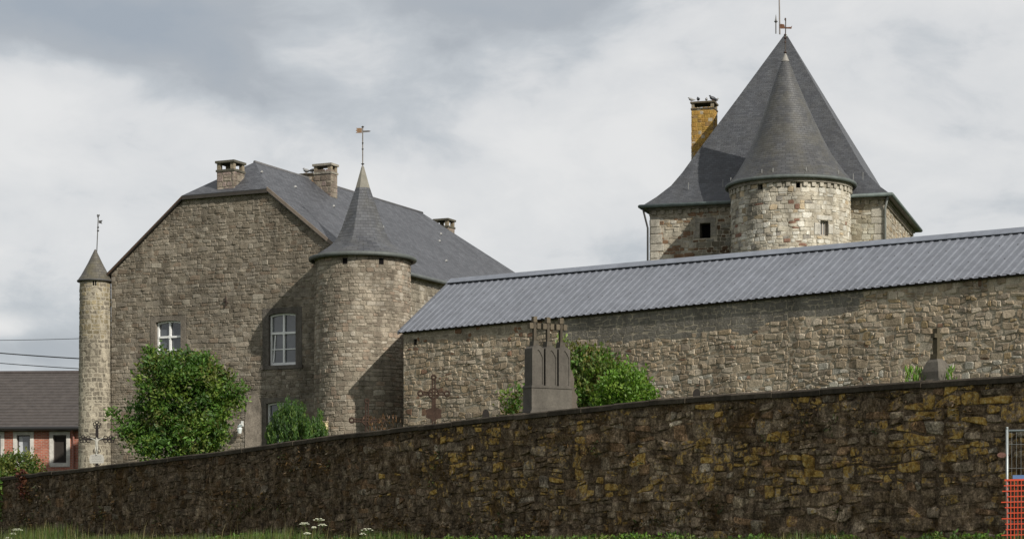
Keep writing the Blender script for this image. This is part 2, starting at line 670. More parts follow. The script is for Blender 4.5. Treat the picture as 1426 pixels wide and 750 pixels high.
# ------------------------------------------------------------------ the ground
A0 = Vector((8.85, 36.0, 0))               # boundary wall: point, direction (to the left and away), normal behind it
WPH = radians(50.6)
AN = Vector((sin(WPH), cos(WPH), 0))
AD = Vector((-cos(WPH), sin(WPH), 0))
WVP = F / math.tan(WPH) - CX               # its vanishing point, px left of the frame


def wall_Y(px):
    return 36 * (1426 + WVP) / (px + WVP)


WTOP = []
for px, py in ((1700, 500), (1426, 521), (1300, 530), (1200, 537), (1050, 547), (900, 557), (750, 573), (600, 590), (450, 607), (300, 629), (150, 647), (60, 657), (10, 663), (-80, 676)):
    Y = wall_Y(px)
    WTOP.append(((Y - 36) / AD.y, hgt(py, Y)))


def lerp_tab(tab, x):
    if x <= tab[0][0]: return tab[0][1]
    for (a, b), (c, d) in zip(tab, tab[1:]):
        if x <= c:
            return b + (d - b) * (x - a) / (c - a)
    return tab[-1][1]


def wall_top(u):
    return lerp_tab(WTOP, u)


def ground_z(u, w):
    if w < .22:
        k = min(1, max(0, -w / 22))
        k = k * k * (3 - 2 * k)
        z = EZ - .14 - 1.5 * k + (.15 + .16 * mn.noise((u * .27, 2, 2))) * math.exp(min(0, w) / 1.1)
        if w < -30:
            z = 0.0
        return z + .05 * mn.noise((u * .4, w * .4, 0)) * (1 if w > -25 else .3)
    k = min(1, w / 16)
    return (wall_top(u) - .45) * (1 - k) + (EZ + 2.75) * k


def build_ground():
    mb = MB()
    us = [-2500, -600, -200, -80, -40] + list(range(-24, 72, 2)) + [80, 110, 160, 300, 900, 2500]
    ws = [-2500, -600, -150, -60, -40, -28, -24, -20, -16, -12, -8, -5, -3, -2, -1.5, -1, -.6, -.3, 0, .1, .35, 1, 3, 6, 10, 16, 25, 40, 80, 200, 600, 2500]
    for w in ws:
        for u in us:
            p = A0 + AD * u + AN * w
            mb.v.append((p.x, p.y, ground_z(u, w)))
    n = len(us)
    mb.smooth = True
    for j in range(len(ws) - 1):
        for i in range(n - 1):
            mb.face((j * n + i, (j + 1) * n + i, (j + 1) * n + i + 1, j * n + i + 1))
    o = mb.build('ground', M['ground'])
    o['kind'] = 'structure'


build_ground()

# ------------------------------------------------------------------ windows
def window(parent, fn, u0, u1, v0, v1, sur, rise, surcol, depth=.13, mull=True, open_left=False):
    """stone surround (part) > white frame, pane (sub-parts)"""
    mb = MB()
    o = arch(u0, u1, v0, v1, rise)
    ou = arch(u0 - sur, u1 + sur, v0 - sur * .55, v1 + sur * .75, 0)
    mb.ring(fn, ou, o, -depth - .1, .022, surcol)
    mb.prism(fn, [(u0 - sur - .05, v0 - sur * .55), (u1 + sur + .05, v0 - sur * .55), (u1 + sur + .05, v0 - sur * .05), (u0 - sur - .05, v0 - sur * .05)], -.05, .07, surcol)
    w = mb.build('window', M['stone'], parent)
    fr = MB()
    white = (.72, .73, .72, 0)
    t = .070
    e = .006
    fr.ring(fn, arch(u0 + e, u1 - e, v0 + e, v1 - e, rise), arch(u0 + t, u1 - t, v0 + t * 1.5, v1 - t, rise * .9), -depth - .06, -depth + .02, white)
    um = (u0 + u1) / 2
    vm = v0 + (v1 - v0) * .62
    if mull:
        fr.prism(fn, [(um - .036, v0 + t * 1.2), (um + .036, v0 + t * 1.2), (um + .036, v1 - .04), (um - .036, v1 - .04)], -depth - .05, -depth + .025, white)
        fr.prism(fn, [(u0 + .02, vm - .04), (u1 - .02, vm - .04), (u1 - .02, vm + .04), (u0 + .02, vm + .04)], -depth - .048, -depth + .030, white)
        vb = v0 + (vm - v0) * .50
        fr.prism(fn, [(u0 + .03, vb - .018), (u1 - .03, vb - .018), (u1 - .03, vb + .018), (u0 + .03, vb + .018)], -depth - .045, -depth + .012, white)
        k = 10
        fr.prism(fn, [(um + .075 * cos(2 * pi * i / k), vm + .075 * sin(2 * pi * i / k)) for i in range(k)], -depth, -depth + .04, white)
        if open_left:
            fr.prism(fn, [(u0 + .09, v0 + .13), (u0 + .14, v0 + .13), (u0 + .22, vm - .06), (u0 + .17, vm - .06)], -depth - .05, -depth - .01, white)
    fr.build('frame', M['paint'], w)
    g = MB()
    g.prism(fn, arch(u0 + .02, u1 - .02, v0 + .02, v1 - .02, rise), -depth - .09, -depth - .055)
    g.build('pane', M['glass'], w)
    return w


def roof_poly(mb, pts, e1, th=.13, col=(.070, .074, .084, 0), m=0):
    """one roof slope as a slab; uv: e1 along the eave, v up the slope"""
    pts = [Vector(p) for p in pts]
    nrm = (pts[1] - pts[0]).cross(pts[2] - pts[0]).normalized()
    if nrm.z < 0:
        pts.reverse()
        nrm = -nrm
    e1 = Vector(e1).normalized()
    e2 = nrm.cross(e1)
    if e2.z < 0:
        e2 = -e2
    uv = [(p.dot(e1), p.dot(e2)) for p in pts]
    mb.poly(pts, col, m, uv)
    low = [p - Vector((0, 0, th)) for p in pts]
    mb.poly(list(reversed(low)), (.06, .05, .045, 0), m)
    n = len(pts)
    for i in range(n):
        j = (i + 1) % n
        mb.poly([low[i], low[j], pts[j], pts[i]], (.05, .048, .046, 0), m)


def chimney(parent, fn, u0, u1, v0, v1, ex, ez0, ez1, colf, seed, capcol, mortar, up=None, name='chimney'):
    """stone stack: plan (u0..u1 along g) x (v0..v1 along d); fn(g,d)->xy ; vented crown"""
    mb = MB()
    zt = ez1 - .42
    corners = [(u0, v0), (u1, v0), (u1, v1), (u0, v1)]
    ctr = (sum(c[0] for c in corners) / 4, sum(c[1] for c in corners) / 4)
    for i in range(4):
        a, b = corners[i], corners[(i + 1) % 4]
        pa, pb = Vector(fn(*a)), Vector(fn(*b))
        e = (pb - pa)
        L = e.length
        e.normalize()
        nn = Vector((e.y, -e.x, 0))
        f = planar((pa.x, pa.y, 0), e, nn)
        backing(mb, f, [(0, ez0), (L, ez0), (L, zt), (0, zt)], [], mortar)
        masonry(mb, f, 0, L, ez0, zt - .02, colf, seed + i, hs=(.16, .28), asp=(.8, 1.7), gap=.012, proud=(.006, .02), wav=.006, jit=.008)
    ch = mb.build(name, M['stone'], parent)
    cp = MB()

    def slab(k, z0, z1, col):
        q = [Vector(fn(ctr[0] + (c[0] - ctr[0]) + (k if c[0] > ctr[0] else -k), ctr[1] + (c[1] - ctr[1]) + (k if c[1] > ctr[1] else -k))) for c in corners]
        b = len(cp.v)
        for z in (z0, z1):
            cp.v.extend((p.x, p.y, z) for p in q)
        for f4 in ((3, 2, 1, 0), (4, 5, 6, 7), (0, 1, 5, 4), (1, 2, 6, 5), (2, 3, 7, 6), (3, 0, 4, 7)):
            cp.face([b + i for i in f4], col)
    slab(.035, zt, zt + .08, capcol)
    slab(.055, ez1 - .09, ez1, capcol)
    w = .15
    spots = [(u0, v0), (u1 - w, v0), (u1 - w, v1 - w), (u0, v1 - w)]
    for (a, b) in spots:
        q = [Vector(fn(*c)) for c in ((a, b), (a + w, b), (a + w, b + w), (a, b + w))]
        bb = len(cp.v)
        for z in (zt + .085, ez1 - .085):
            cp.v.extend((p.x, p.y, z) for p in q)
        for f4 in ((0, 1, 5, 4), (1, 2, 6, 5), (2, 3, 7, 6), (3, 0, 4, 7)):
            cp.face([bb + i for i in f4], (.26, .22, .16, 0))
    cp.build('chimney_cap', M['stone'], ch)
    return ch


def ring_gutter(c, r, z, rad, col):
    mb = MB()
    mb.smooth = True
    n, m = 64, 8
    for i in range(n):
        a = 2 * pi * i / n
        for k in range(m):
            b = 2 * pi * k / m
            rr = r + rad * cos(b)
            mb.v.append((c[0] + rr * cos(a), c[1] + rr * sin(a), z + rad * sin(b) * 1.1))
    for i in range(n):
        for k in range(m):
            mb.face((i * m + k, ((i + 1) % n) * m + k, ((i + 1) % n) * m + (k + 1) % m, i * m + (k + 1) % m), col)
    return mb


# ------------------------------------------------------------------ the manor house
G0 = Vector((-15.78, 82.0, 0))
GG = Vector((.905, -.4255, 0)).normalized()
GD = Vector((.4255, .905, 0)).normalized()
GN = -GD
EH = EZ + 10.4
RH = EZ + 14.62
CH = EZ + 13.15
WID, LEN = 10.71, 21.4
BASE = EZ + 1.9
MID = WID / 2


def hp(s, t, z=0):
    p = G0 + GG * s + GD * t
    return (p.x, p.y, z)


house = empty('manor_house', hp(MID, 10, EZ + 2.75), 'large grey rubble stone manor house with half hipped slate roof and a round corner tower', 'house')
HS = [(0.207, 0.178, 0.139), (0.243, 0.212, 0.169), (0.172, 0.147, 0.114), (0.218, 0.192, 0.156), (0.284, 0.255, 0.208), (0.198, 0.158, 0.119)]


def zone_gable(u, v, rg, c):
    k = 1.0
    if v < EZ + 5.2 and abs(u - 6.45) < .5:
        return (.23, .205, .17, 0)
    if v > CH - 1.1:
        k = .9
    return tuple(x * k for x in c[:3]) + (0,)


gable_col = palette(HS, (4, 3, 3, 3, 1.0, 1.2), .14, zone_gable)
MORT = (.215, .19, .15, 0)


def build_house_walls():
    mb = MB()
    f = planar(G0, GG, GN)
    poly = [(0, BASE), (WID, BASE), (WID, EH), (7.2, CH), (3.47, CH), (0, EH)]
    # openings: (s0,s1,z0,z1)
    wins = {}

    def su(px):   # pixel column to s on the gable
        k = (px - CX) / F
        return (15.78 + 82 * k) / (.905 + .4255 * k)

    def zz(px, py):
        s = su(px)
        return hgt(py, 82 - .4255 * s)
    wins['left'] = (su(217), su(252), zz(235, 505), zz(235, 446))
    wins['right'] = (su(374.5), su(412), zz(393, 508), zz(393, 435.5))
    wins['low'] = (su(371), su(410), zz(390, 640), zz(390, 559))
    holes = []
    for k, sr in (('left', .26), ('right', .27), ('low', .22)):
        a, b, c, d = wins[k]
        holes.append((a - sr, b + sr, c - sr * .55, d + sr * .75))
    backing(mb, f, poly, holes, MORT)
    masonry(mb, f, 0, WID, BASE + .5, CH, gable_col, 11, clip=poly, holes=holes, hs=(.09, .19), asp=(1.0, 2.9), gap=.009, proud=(.004, .026), wav=.03, bev=.011, tilt=.055)
    # the long right-hand wall
    fr = planar(hp(WID, 0), GD, GG)
    rp = [(0, BASE), (LEN, BASE), (LEN, EH), (0, EH)]
    backing(mb, fr, rp, [], MORT)
    masonry(mb, fr, 1.2, LEN, EZ + 6.6, EH - .12, palette([(.27, .24, .19), (.32, .285, .23), (.22, .19, .15), (.36, .33, .28)], (3, 3, 2, 2)), 12, hs=(.13, .22), asp=(1.3, 2.8), gap=.010, bev=.01)
    # cornice under the gutter
    mb.prism(fr, [(0, EH - .13), (LEN, EH - .13), (LEN, EH), (0, EH)], .002, .09, (.28, .22, .16, 0))
    # left and rear walls
    fl = planar(hp(0, LEN), -GD, -GG)
    backing(mb, fl, rp, [], MORT)
    masonry(mb, fl, LEN - 6, LEN, EZ + 3, EH - .1, gable_col, 14, gap=.018)
    fb = planar(hp(WID, LEN), -GG, GD)
    backing(mb, fb, [(0, BASE), (WID, BASE), (WID, EH), (0, EH)], [], MORT)
    mb.build('wall', M['stone'], house)
    # cement render patch low on the gable, with the lamp on it
    rp = MB()
    q = [(6.22, EZ + 3.0), (6.95, EZ + 3.0), (6.98, EZ + 4.9), (6.75, EZ + 5.55), (6.35, EZ + 5.45), (6.2, EZ + 4.5)]
    q = [(a, b) for a, b in q]
    rp.prism(f, q, -.01, .038, (.27, .235, .195, 0))
    rp.build('render_patch', M['concrete'], house, label='smooth grey cement patch low on the gable wall')
    sc = (.12, .108, .094, 0)
    a = wins['left']
    window(house, f, *a, .24, .06, (.165, .145, .12, 0))
    a = wins['right']
    window(house, f, *a, .27, .06, sc, open_left=True)
    a = wins['low']
    window(house, f, *a, .22, .06, (.15, .135, .115, 0))
    # iron anchor
    an = MB()
    s0, z0 = su(316), zz(316, 420)
    an.tube([f(s0 - .03, z0 - .2, .06), f(s0 + .02, z0, .07), f(s0 - .02, z0 + .2, .06)], .025, 6, (.05, .035, .03, 0))
    an.tube([f(s0 - .12, z0 + .02, .06), f(s0 + .1, z0 - .05, .06)], .022, 6, (.05, .035, .03, 0))
    an.build('wall_anchor', M['rust'], house)
    # lamps
    s0, z0 = su(338), zz(338, 596)
    lm = MB()
    lm.tube([f(s0, z0 + .16, .04), f(s0, z0 + .16, .2), f(s0, z0 + .05, .22)], .02, 6, (.6, .62, .6, 0))
    lm.tube([f(s0, z0 + .06, .22), f(s0, z0 - .02, .22), f(s0, z0 - .2, .22)], [.05, .10, .065], 8, (.62, .68, .68, 0))
    lm.tube([f(s0, z0 + .06, .22), f(s0, z0 + .13, .22)], [.11, .02], 8, (.25, .3, .3, 0))
    lm.prism(f, [(s0 - .05, z0 + .08), (s0 + .05, z0 + .08), (s0 + .05, z0 + .28), (s0 - .05, z0 + .28)], .002, .045, (.7, .72, .7, 0))
    lm.build('wall_lamp', M['paint'], house)


def build_house_roof():
    mb = MB()
    oh = .14
    k = .785

    def P(s, t, z): return hp(s, t, z + .14)
    el = EH - k * .16
    R0 = (MID, 2.05, RH)
    R1 = (MID, 16.1, RH)
    roof_poly(mb, [P(WID + .16, -oh, el), P(WID + .16, LEN + .16, el), P(*R1), P(*R0), P(7.2 + .05, -oh, CH - .04)], GD)
    roof_poly(mb, [P(-.16, LEN + .16, el), P(-.16, -oh, el), P(3.47 - .05, -oh, CH - .04), P(*R0), P(*R1)], GD)
    roof_poly(mb, [P(3.47 - .05, -oh, CH - .04), P(7.2 + .05, -oh, CH - .04), P(*R0)], GG)
    roof_poly(mb, [P(WID + .16, LEN + .16, el), P(-.16, LEN + .16, el), P(*R1)], GG)
    r = mb.build('roof', M['slate'], house)
    # little roof hooks / vents
    for s, t in ((6.5, 3.2), (7.2, 5.0), (7.8, 8.0), (6.6, 9.5), (9.2, 11.0), (6.2, 1.2), (7.6, 13.5), (6.9, 15.0)):
        z = (RH - k * (s - MID)) if s > MID else RH
        if t < 2: z = CH + (RH - CH) * t / 2.05
        h = MB()
        h.cbox(hp(s, t, z + .13), .10, .10, .07, (.3, .3, .29, 0), taper=.6)
        h.build('roof_hook', M['zinc'], r)
    v = MB()
    # verge boards, right and left, and the small eave over the gable top
    for (sa, za, sb, zb, col, w) in ((7.25, CH, WID + .16, el, (.17, .14, .115, 0), .15), (3.42, CH, -.16, el, (.085, .055, .038, 0), .08)):
        a, b = Vector(hp(sa, -oh - .012, za + .02)), Vector(hp(sb, -oh - .012, zb + .02))
        v.box(a, b - a, Vector((0, 0, w)), GD * .05 if sa > 5 else GD * .05, col)
    v.box(hp(3.42, -oh - .02, CH - .06), Vector(hp(7.25, 0)) - Vector(hp(3.42, 0)), GD * .07, Vector((0, 0, .12)), (.05, .045, .04, 0))
    v.build('verge_board', M['wood'], house)
    g = MB()
    g.smooth = True
    g.tube([hp(WID + .25, t, el + .06) for t in (1.2, 6, 12, 18, LEN + .2)], .08, 8, (.10, .11, .11, 0))
    g.build('gutter', M['zinc'], house)
    # lead ridge
    rd = MB()
    rd.smooth = True
    rd.tube([hp(MID, 2.0, RH + .13), hp(MID, 9, RH + .12), hp(MID, 16.15, RH + .13)], .06, 6, (.10, .10, .105, 0))
    rd.build('ridge', M['zinc'], r)
    cc = palette([(.24, .20, .165), (.30, .26, .21), (.19, .155, .125), (.27, .215, .19)], (3, 3, 2, 2))
    xy = lambda u, w: hp(u, w)
    cm = (.10, .095, .075, 0)
    chimney(house, xy, 4.86, 5.62, .10, .86, None, CH, EZ + 14.50, cc, 31, cm, MORT)
    chimney(house, xy, 5.62, 6.42, 6.10, 6.62, None, RH - 1.1, EZ + 15.30, cc, 41, (.27, .25, .21, 0), MORT)
    # long low flue block beside it
    mb = MB()
    z1 = EZ + 14.90
    f = planar(hp(4.95, 6.12), GG, GN)
    f2 = planar(hp(5.61, 6.60), -GG, GD)
    f3 = planar(hp(4.95, 6.60), -GD, -GG)
    for ff, L in ((f, .66), (f2, .66), (f3, .48)):
        backing(mb, ff, [(0, RH - .4), (L, RH - .4), (L, z1), (0, z1)], [], MORT)
        masonry(mb, ff, 0, L, RH - .4, z1, palette([(.26, .15, .08), (.30, .26, .21), (.2, .15, .10)], (2, 2, 2)), 47, hs=(.12, .2), asp=(1, 2), gap=.012)
    mb.box(hp(4.88, 6.06, z1), GG * .733, GD * .6, Vector((0, 0, .06)), (.08, .07, .055, 0))
    fb = mb.build('chimney', M['stone'], house)
    chimney(house, xy, 4.7, 5.4, 18.6, 19.3, None, EZ + 12.2, EZ + 14.86, cc, 51, cm, MORT)


def build_round_tower():
    c = (-5.52, 77.0)
    r = 1.755
    zt = EZ + 10.18
    fn = cyl(c, r, .004, zt)
    mb = MB()
    mb.smooth = True
    mb.lathe([(r + .004 * 8, BASE), (r, zt + .1)], c, 64, MORT)
    mb.smooth = False
    tc = palette([(0.259, 0.225, 0.177), (0.305, 0.265, 0.212), (0.208, 0.175, 0.137), (0.346, 0.310, 0.256), (0.285, 0.225, 0.172)], (4, 4, 2.4, 1.4, 1.2), .12)
    L = pi * r
    holes = [(-.62, -.44, zt - .24, zt - .02), (.72, .90, zt - .24, zt - .02)]
    masonry(mb, fn, -L, L, BASE + .3, zt, tc, 61, hs=(.10, .19), asp=(1.1, 2.7), gap=.009, proud=(.004, .022), wav=.02, bev=.010, tilt=.045, holes=holes)
    for h in holes:
        mb.prism(fn, [(h[0], h[2]), (h[1], h[2]), (h[1], h[3]), (h[0], h[3])], -.004, .004, (.006, .005, .005, 0))
    tw = mb.build('round_tower', M['stone'], house)
    # octagonal spire breaking into a round skirt
    prof = [(1.93, EZ + 10.32), (1.62, EZ + 10.52), (1.34, EZ + 10.70), (1.13, EZ + 10.86), (.97, EZ + 11.05), (.80, EZ + 11.42), (.50, EZ + 12.27), (.27, EZ + 12.95)]

    def oct_(rr, a, z):
        k = min(1, max(0, (z - (EZ + 10.5)) / .5))
        w = (a + .30) % (pi / 4) - pi / 8
        return rr * (1 - k + k * (cos(pi / 8) / cos(w)) * 1.06)
    m = MB()
    m.lathe(prof, c, 64, (.070, .074, .083, .12), 0, .95, 0, oct_)
    m.lathe([(1.93, EZ + 10.32), (1.70, EZ + 10.28)], c, 64, (.05, .05, .05, 0))
    m.build('spire', M['slate'], tw)
    t = MB()
    t.lathe([(.275, EZ + 12.93), (.20, EZ + 13.2), (.05, EZ + 13.74), (.012, EZ + 13.80)], c, 64, (.19, .18, .15, 0), 0, 1, 0, oct_)
    t.build('spire_tip', M['zinc'], tw)
    ring_gutter(c, 1.93, EZ + 10.30, .075, (.085, .095, .09, 0)).build('gutter', M['zinc'], tw)
    wv = MB()
    X, Y = c
    wv.tube([(X, Y, EZ + 13.7), (X, Y, EZ + 15.22)], .022, 6, (.16, .14, .12, 0))
    for z, rr in ((13.85, .07), (14.4, .04), (14.62, .035), (15.22, .055)):
        wv.tube([(X, Y, EZ + z - .035), (X, Y, EZ + z), (X, Y, EZ + z + .035)], [.02, rr, .02], 8, (.08, .075, .07, 0))
    fv = lambda u, v, o: (X + u, Y - .1 * u + o, EZ + v)
    wv.prism(fv, [(-.03, 15.0), (-.03, 15.18), (-.26, 15.18), (-.2, 15.14), (-.26, 15.09), (-.2, 15.05), (-.26, 15.0)], -.01, .01, (.22, .14, .085, 0))
    wv.prism(fv, [(.02, 15.02), (.24, 15.03), (.30, 15.06), (.24, 15.08), (.02, 15.08)], -.012, .012, (.10, .09, .08, 0))
    wv.build('weathervane', M['rust'], tw)
    # cream lamp at the foot of the tower
    lm = MB()
    p = at(453, 592, 75.3)
    lm.cbox((p.x, p.y - .05, p.z - .14), .22, .2, .26, (.62, .50, .30, 0), taper=.9)
    lm.cbox((p.x, p.y - .05, p.z + .12), .26, .24, .03, (.5, .42, .3, 0))
    lm.build('wall_lamp', M['paint'], house)


def build_turret():
    c = (-16.44, 82.15)
    zt = EZ + 10.12
    r0 = .60
    fn = cyl(c, r0, .008, zt)
    mb = MB()
    mb.smooth = True
    mb.lathe([(r0 + .008 * 8.3, BASE), (r0, zt + .1)], c, 40, (.36, .325, .255, 0))
    mb.smooth = False
    tc = palette([(.195, .172, .135), (.225, .20, .158), (.165, .147, .117), (.25, .22, .17)], (3, 3, 2, 1.5), .12, lambda u, v, rg, c: (c[0] * 1.25, c[1] * 1.2, c[2] * 1.0, 0) if v > zt - 2.2 and rg.random() < .7 else c)
    holes = [(.02, .16, zt - .2, zt - .02)]
    masonry(mb, fn, -pi * r0, pi * r0, BASE + .3, zt, tc, 71, hs=(.15, .26), asp=(1.0, 2.1), gap=.036, proud=(.002, .014), bev=.008, holes=holes)
    mb.prism(fn, [(.02, zt - .2), (.16, zt - .2), (.16, zt - .02), (.02, zt - .02)], -.004, .004, (.006, .005, .005, 0))
    tu = mb.build('corner_turret', M['stone'], house)
    m = MB()
    m.lathe([(.70, zt + .04), (.55, zt + .26), (.30, zt + .72), (.04, EZ + 11.38), (.012, EZ + 11.42)], c, 24, (.075, .07, .062, .5), 0, .6)
    m.lathe([(.70, zt + .04), (.60, zt + .0)], c, 24, (.05, .05, .05, 0))
    m.build('spire', M['slate'], tu)
    ring_gutter(c, .68, zt + .03, .035, (.06, .06, .06, 0)).build('eave_ring', M['zinc'], tu)
    wv = MB()
    X, Y = c
    X += .06
    wv.tube([(X, Y, EZ + 11.3), (X + .06, Y, EZ + 12.72)], .02, 6, (.10, .10, .095, 0))
    for z, rr in ((12.15, .05), (12.28, .045), (12.7, .035)):
        wv.tube([(X + .05, Y, EZ + z - .04), (X + .05, Y, EZ + z), (X + .05, Y, EZ + z + .04)], [.02, rr, .02], 8, (.07, .07, .07, 0))
    fv = lambda u, v, o: (X + .06 + u, Y + o, EZ + v)
    wv.prism(fv, [(.02, 12.45), (.16, 12.42), (.12, 12.48), (.17, 12.56), (.02, 12.55)], -.01, .01, (.06, .06, .06, 0))
    wv.prism(fv, [(-.06, 12.74), (0, 12.70), (.06, 12.74), (.04, 12.80), (0, 12.77), (-.04, 12.80)], -.01, .01, (.06, .06, .06, 0))
    wv.build('weathervane', M['rust'], tu)


build_house_walls()
build_house_roof()
build_round_tower()
build_turret()

# ------------------------------------------------------------------ the keep
KC = Vector((18.17, 100.0, 0))            # near right eave corner
KG = Vector((.954, -.3007, 0)).normalized()
KD = Vector((.3007, .954, 0)).normalized()
KL = 12.3
KE = EZ + 16.55
KA = EZ + 26.1
OV = .36


def kp(s, t, z=0):     # s: along the front, 0 at the left eave corner; t: to the back
    p = KC + KG * (s - KL) + KD * t
    return (p.x, p.y, z)


keep = empty('castle_keep', kp(KL / 2, KL / 2, EZ + 2.75), 'square stone keep under a tall pointed slate pyramid roof, behind the metal roof', 'castle tower')


def build_keep():
    KW = KL - 2 * OV
    zb, zm, zt = EZ + 2.2, EZ + 11.6, KE - .08
    KM = (.36, .325, .26, 0)

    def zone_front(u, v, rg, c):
        # left part carries brown ironstone, near the stair tower old algae plus the tower's shadow painted in
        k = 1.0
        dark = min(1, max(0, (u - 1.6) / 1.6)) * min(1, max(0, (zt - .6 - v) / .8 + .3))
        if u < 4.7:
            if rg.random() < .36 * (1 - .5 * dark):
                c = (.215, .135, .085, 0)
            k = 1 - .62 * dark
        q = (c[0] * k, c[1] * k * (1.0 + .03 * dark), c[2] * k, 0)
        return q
    kcol = [(.34, .30, .235), (.40, .365, .295), (.28, .24, .185), (.45, .42, .36), (.31, .245, .165)]
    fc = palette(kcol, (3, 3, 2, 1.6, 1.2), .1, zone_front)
    plain = palette(kcol, (3, 3, 2, 1.2, 1.8), .1)
    mb = MB()
    f = planar(kp(OV, OV), KG, -KD)

    def su(px):
        k = (px - CX) / F
        P0 = Vector(kp(OV, OV))
        return (k * P0.y - P0.x) / (KG.x - k * KG.y)
    P0 = Vector(kp(OV, OV))
    wl = (su(974.5), su(989.5), hgt(331.5, P0.y + KG.y * su(982)), hgt(310.5, P0.y + KG.y * su(982)))
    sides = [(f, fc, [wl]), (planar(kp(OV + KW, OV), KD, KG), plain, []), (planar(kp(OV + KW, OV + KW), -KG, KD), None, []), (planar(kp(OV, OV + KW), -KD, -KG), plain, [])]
    for i, (ff, cf, holes) in enumerate(sides):
        backing(mb, ff, [(0, zb), (KW, zb), (KW, zt), (0, zt)], holes, KM)
        if cf:
            hh = [(a - .32, b + .32, c - .05, d + .30) for a, b, c, d in holes]
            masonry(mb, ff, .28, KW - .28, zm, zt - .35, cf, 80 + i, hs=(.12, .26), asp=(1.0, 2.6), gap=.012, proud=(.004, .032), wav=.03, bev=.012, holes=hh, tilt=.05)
            # quoins
            rg = random.Random(90 + i)
            z = zm
            while z < zt - .36:
                h = min(rg.uniform(.3, .5), zt - .35 - z)
                for e in (0, 1):
                    w = rg.uniform(.4, .75)
                    a, b = (0, w) if e == 0 else (KW - w, KW)
                    if h > .1:
                        one_stone(mb, ff, [(a + .005, z + .01), (b - .01, z + .01), (b - .01, z + h - .01), (a + .005, z + h - .01)], .04, (.40, .375, .32, 0), rg, .012, .01)
                z += h
            # eave moulding and little corbels
            mb.prism(ff, [(-.1, zt - .12), (KW + .1, zt - .12), (KW + .1, zt + .02), (-.1, zt + .02)], .002, .16, (.20, .185, .16, 0))
            u = .12
            while u < KW - .2:
                mb.prism(ff, [(u, zt - .33), (u + .2, zt - .33), (u + .2, zt - .123), (u, zt - .123)], .001, .11, (.30, .27, .22, 0))
                u += .44
            for (a, b, c, d) in holes:
                for q in ((a - .3, a, c, (c + d) / 2), (a - .22, a, (c + d) / 2, d), (b, b + .3, c + .05, d - .2), (b, b + .24, d - .2, d), (a - .25, b + .28, d, d + .26)):
                    one_stone(mb, ff, [(q[0], q[2] + .01), (q[1], q[2] + .01), (q[1], q[3] - .01), (q[0], q[3] - .01)], .03, (.27, .25, .21, 0), rg, .012, .01)
                # reveal
                for pa, pb in (((a, c), (b, c)), ((b, c), (b, d)), ((b, d), (a, d)), ((a, d), (a, c))):
                    mb.poly([ff(*pa, 0), ff(*pb, 0), ff(*pb, -.6), ff(*pa, -.6)], (.12, .11, .09, 0))
                mb.poly([ff(a, c, -.6), ff(b, c, -.6), ff(b, d, -.6), ff(a, d, -.6)], (.01, .01, .01, 0))
    mb.build('wall', M['stone'], keep)

    # pyramid with a bell-cast eave
    ctr = Vector(kp(KL / 2, KL / 2))
    H = KA - KE
    fr = [(1.0, 0.0), (.90, .055), (.80, .122), (.725, .195), (.646, .285), (.33, .635), (.018, .985)]
    m = MB()
    cs = [(0, 0), (KL, 0), (KL, KL), (0, KL)]

    def ringp(k, h):
        return [Vector((ctr.x, ctr.y, KE + h * H)) + (Vector(kp(a, b)) - ctr) * k for a, b in cs]
    for i in range(len(fr) - 1):
        r0, r1 = ringp(*fr[i]), ringp(*fr[i + 1])
        vv0 = sum(math.hypot((fr[j + 1][0] - fr[j][0]) * KL / 2, (fr[j + 1][1] - fr[j][1]) * H) for j in range(i))
        vv1 = vv0 + math.hypot((fr[i + 1][0] - fr[i][0]) * KL / 2, (fr[i + 1][1] - fr[i][1]) * H)
        for k in range(4):
            j = (k + 1) % 4
            w0, w1 = fr[i][0] * KL / 2, fr[i + 1][0] * KL / 2
            m.poly([r0[k], r0[j], r1[j], r1[k]], (.054, .058, .066, .05), 0, [(-w0, vv0), (w0, vv0), (w1, vv1), (-w1, vv1)])
    e = ringp(1.0, 0)
    lo = [p - Vector((0, 0, .06)) for p in e]
    inn = [Vector((ctr.x, ctr.y, KE - .06)) + (Vector(kp(a, b)) - ctr) * .9 for a, b in cs]
    for k in range(4):
        j = (k + 1) % 4
        m.poly([lo[k], lo[j], e[j], e[k]], (.05, .05, .05, 0))
        m.poly([inn[k], inn[j], lo[j], lo[k]], (.07, .06, .05, 0))
    tp = ringp(.018, .985)
    m.poly(tp, (.2, .21, .2, 0))
    rf = m.build('roof', M['slate'], keep)
    g = MB()
    g.smooth = True
    e2 = ringp(1.012, -.002)
    for k in range(4):
        g.tube([e2[k], e2[(k + 1) % 4]], .09, 8, (.10, .125, .12, 0))
    g.build('gutter', M['zinc'], keep)
    lead = MB()
    lead.tube([ctr + Vector((0, 0, KA - .35)), ctr + Vector((0, 0, KA - .05))], [.14, .10], 8, (.32, .36, .35, 0))
    lead.build('roof_cap', M['zinc'], rf)
    hk = [(2.2, .86), (4.0, .9), (10.4, .87), (10.9, .9)]
    for s, k in hk:
        b = Vector(kp(s, KL / 2 - KL / 2 * k, KE + .09 * H))
        h = MB()
        h.tube([b, b + Vector((0, -.05, .35))], .015, 5, (.3, .3, .29, 0))
        h.build('roof_hook', M['zinc'], rf)
    # left finial and the tall rod
    Yc = ctr.y
    fi = MB()
    p = at(1080.5, 47, Yc)
    fi.tube([p, p + Vector((0, 0, .62))], .035, 6, (.15, .15, .15, 0))
    fi.tube([p + Vector((0, 0, .55)), p + Vector((0, 0, .62)), p + Vector((0, 0, .70))], [.03, .10, .03], 8, (.12, .12, .12, 0))
    fi.tube([p + Vector((0, 0, .68)), p + Vector((0, 0, .98))], [.06, .008], 6, (.2, .2, .2, 0))
    fi.build('finial', M['zinc'], keep)
    ro = MB()
    p = at(1086, 48, Yc)
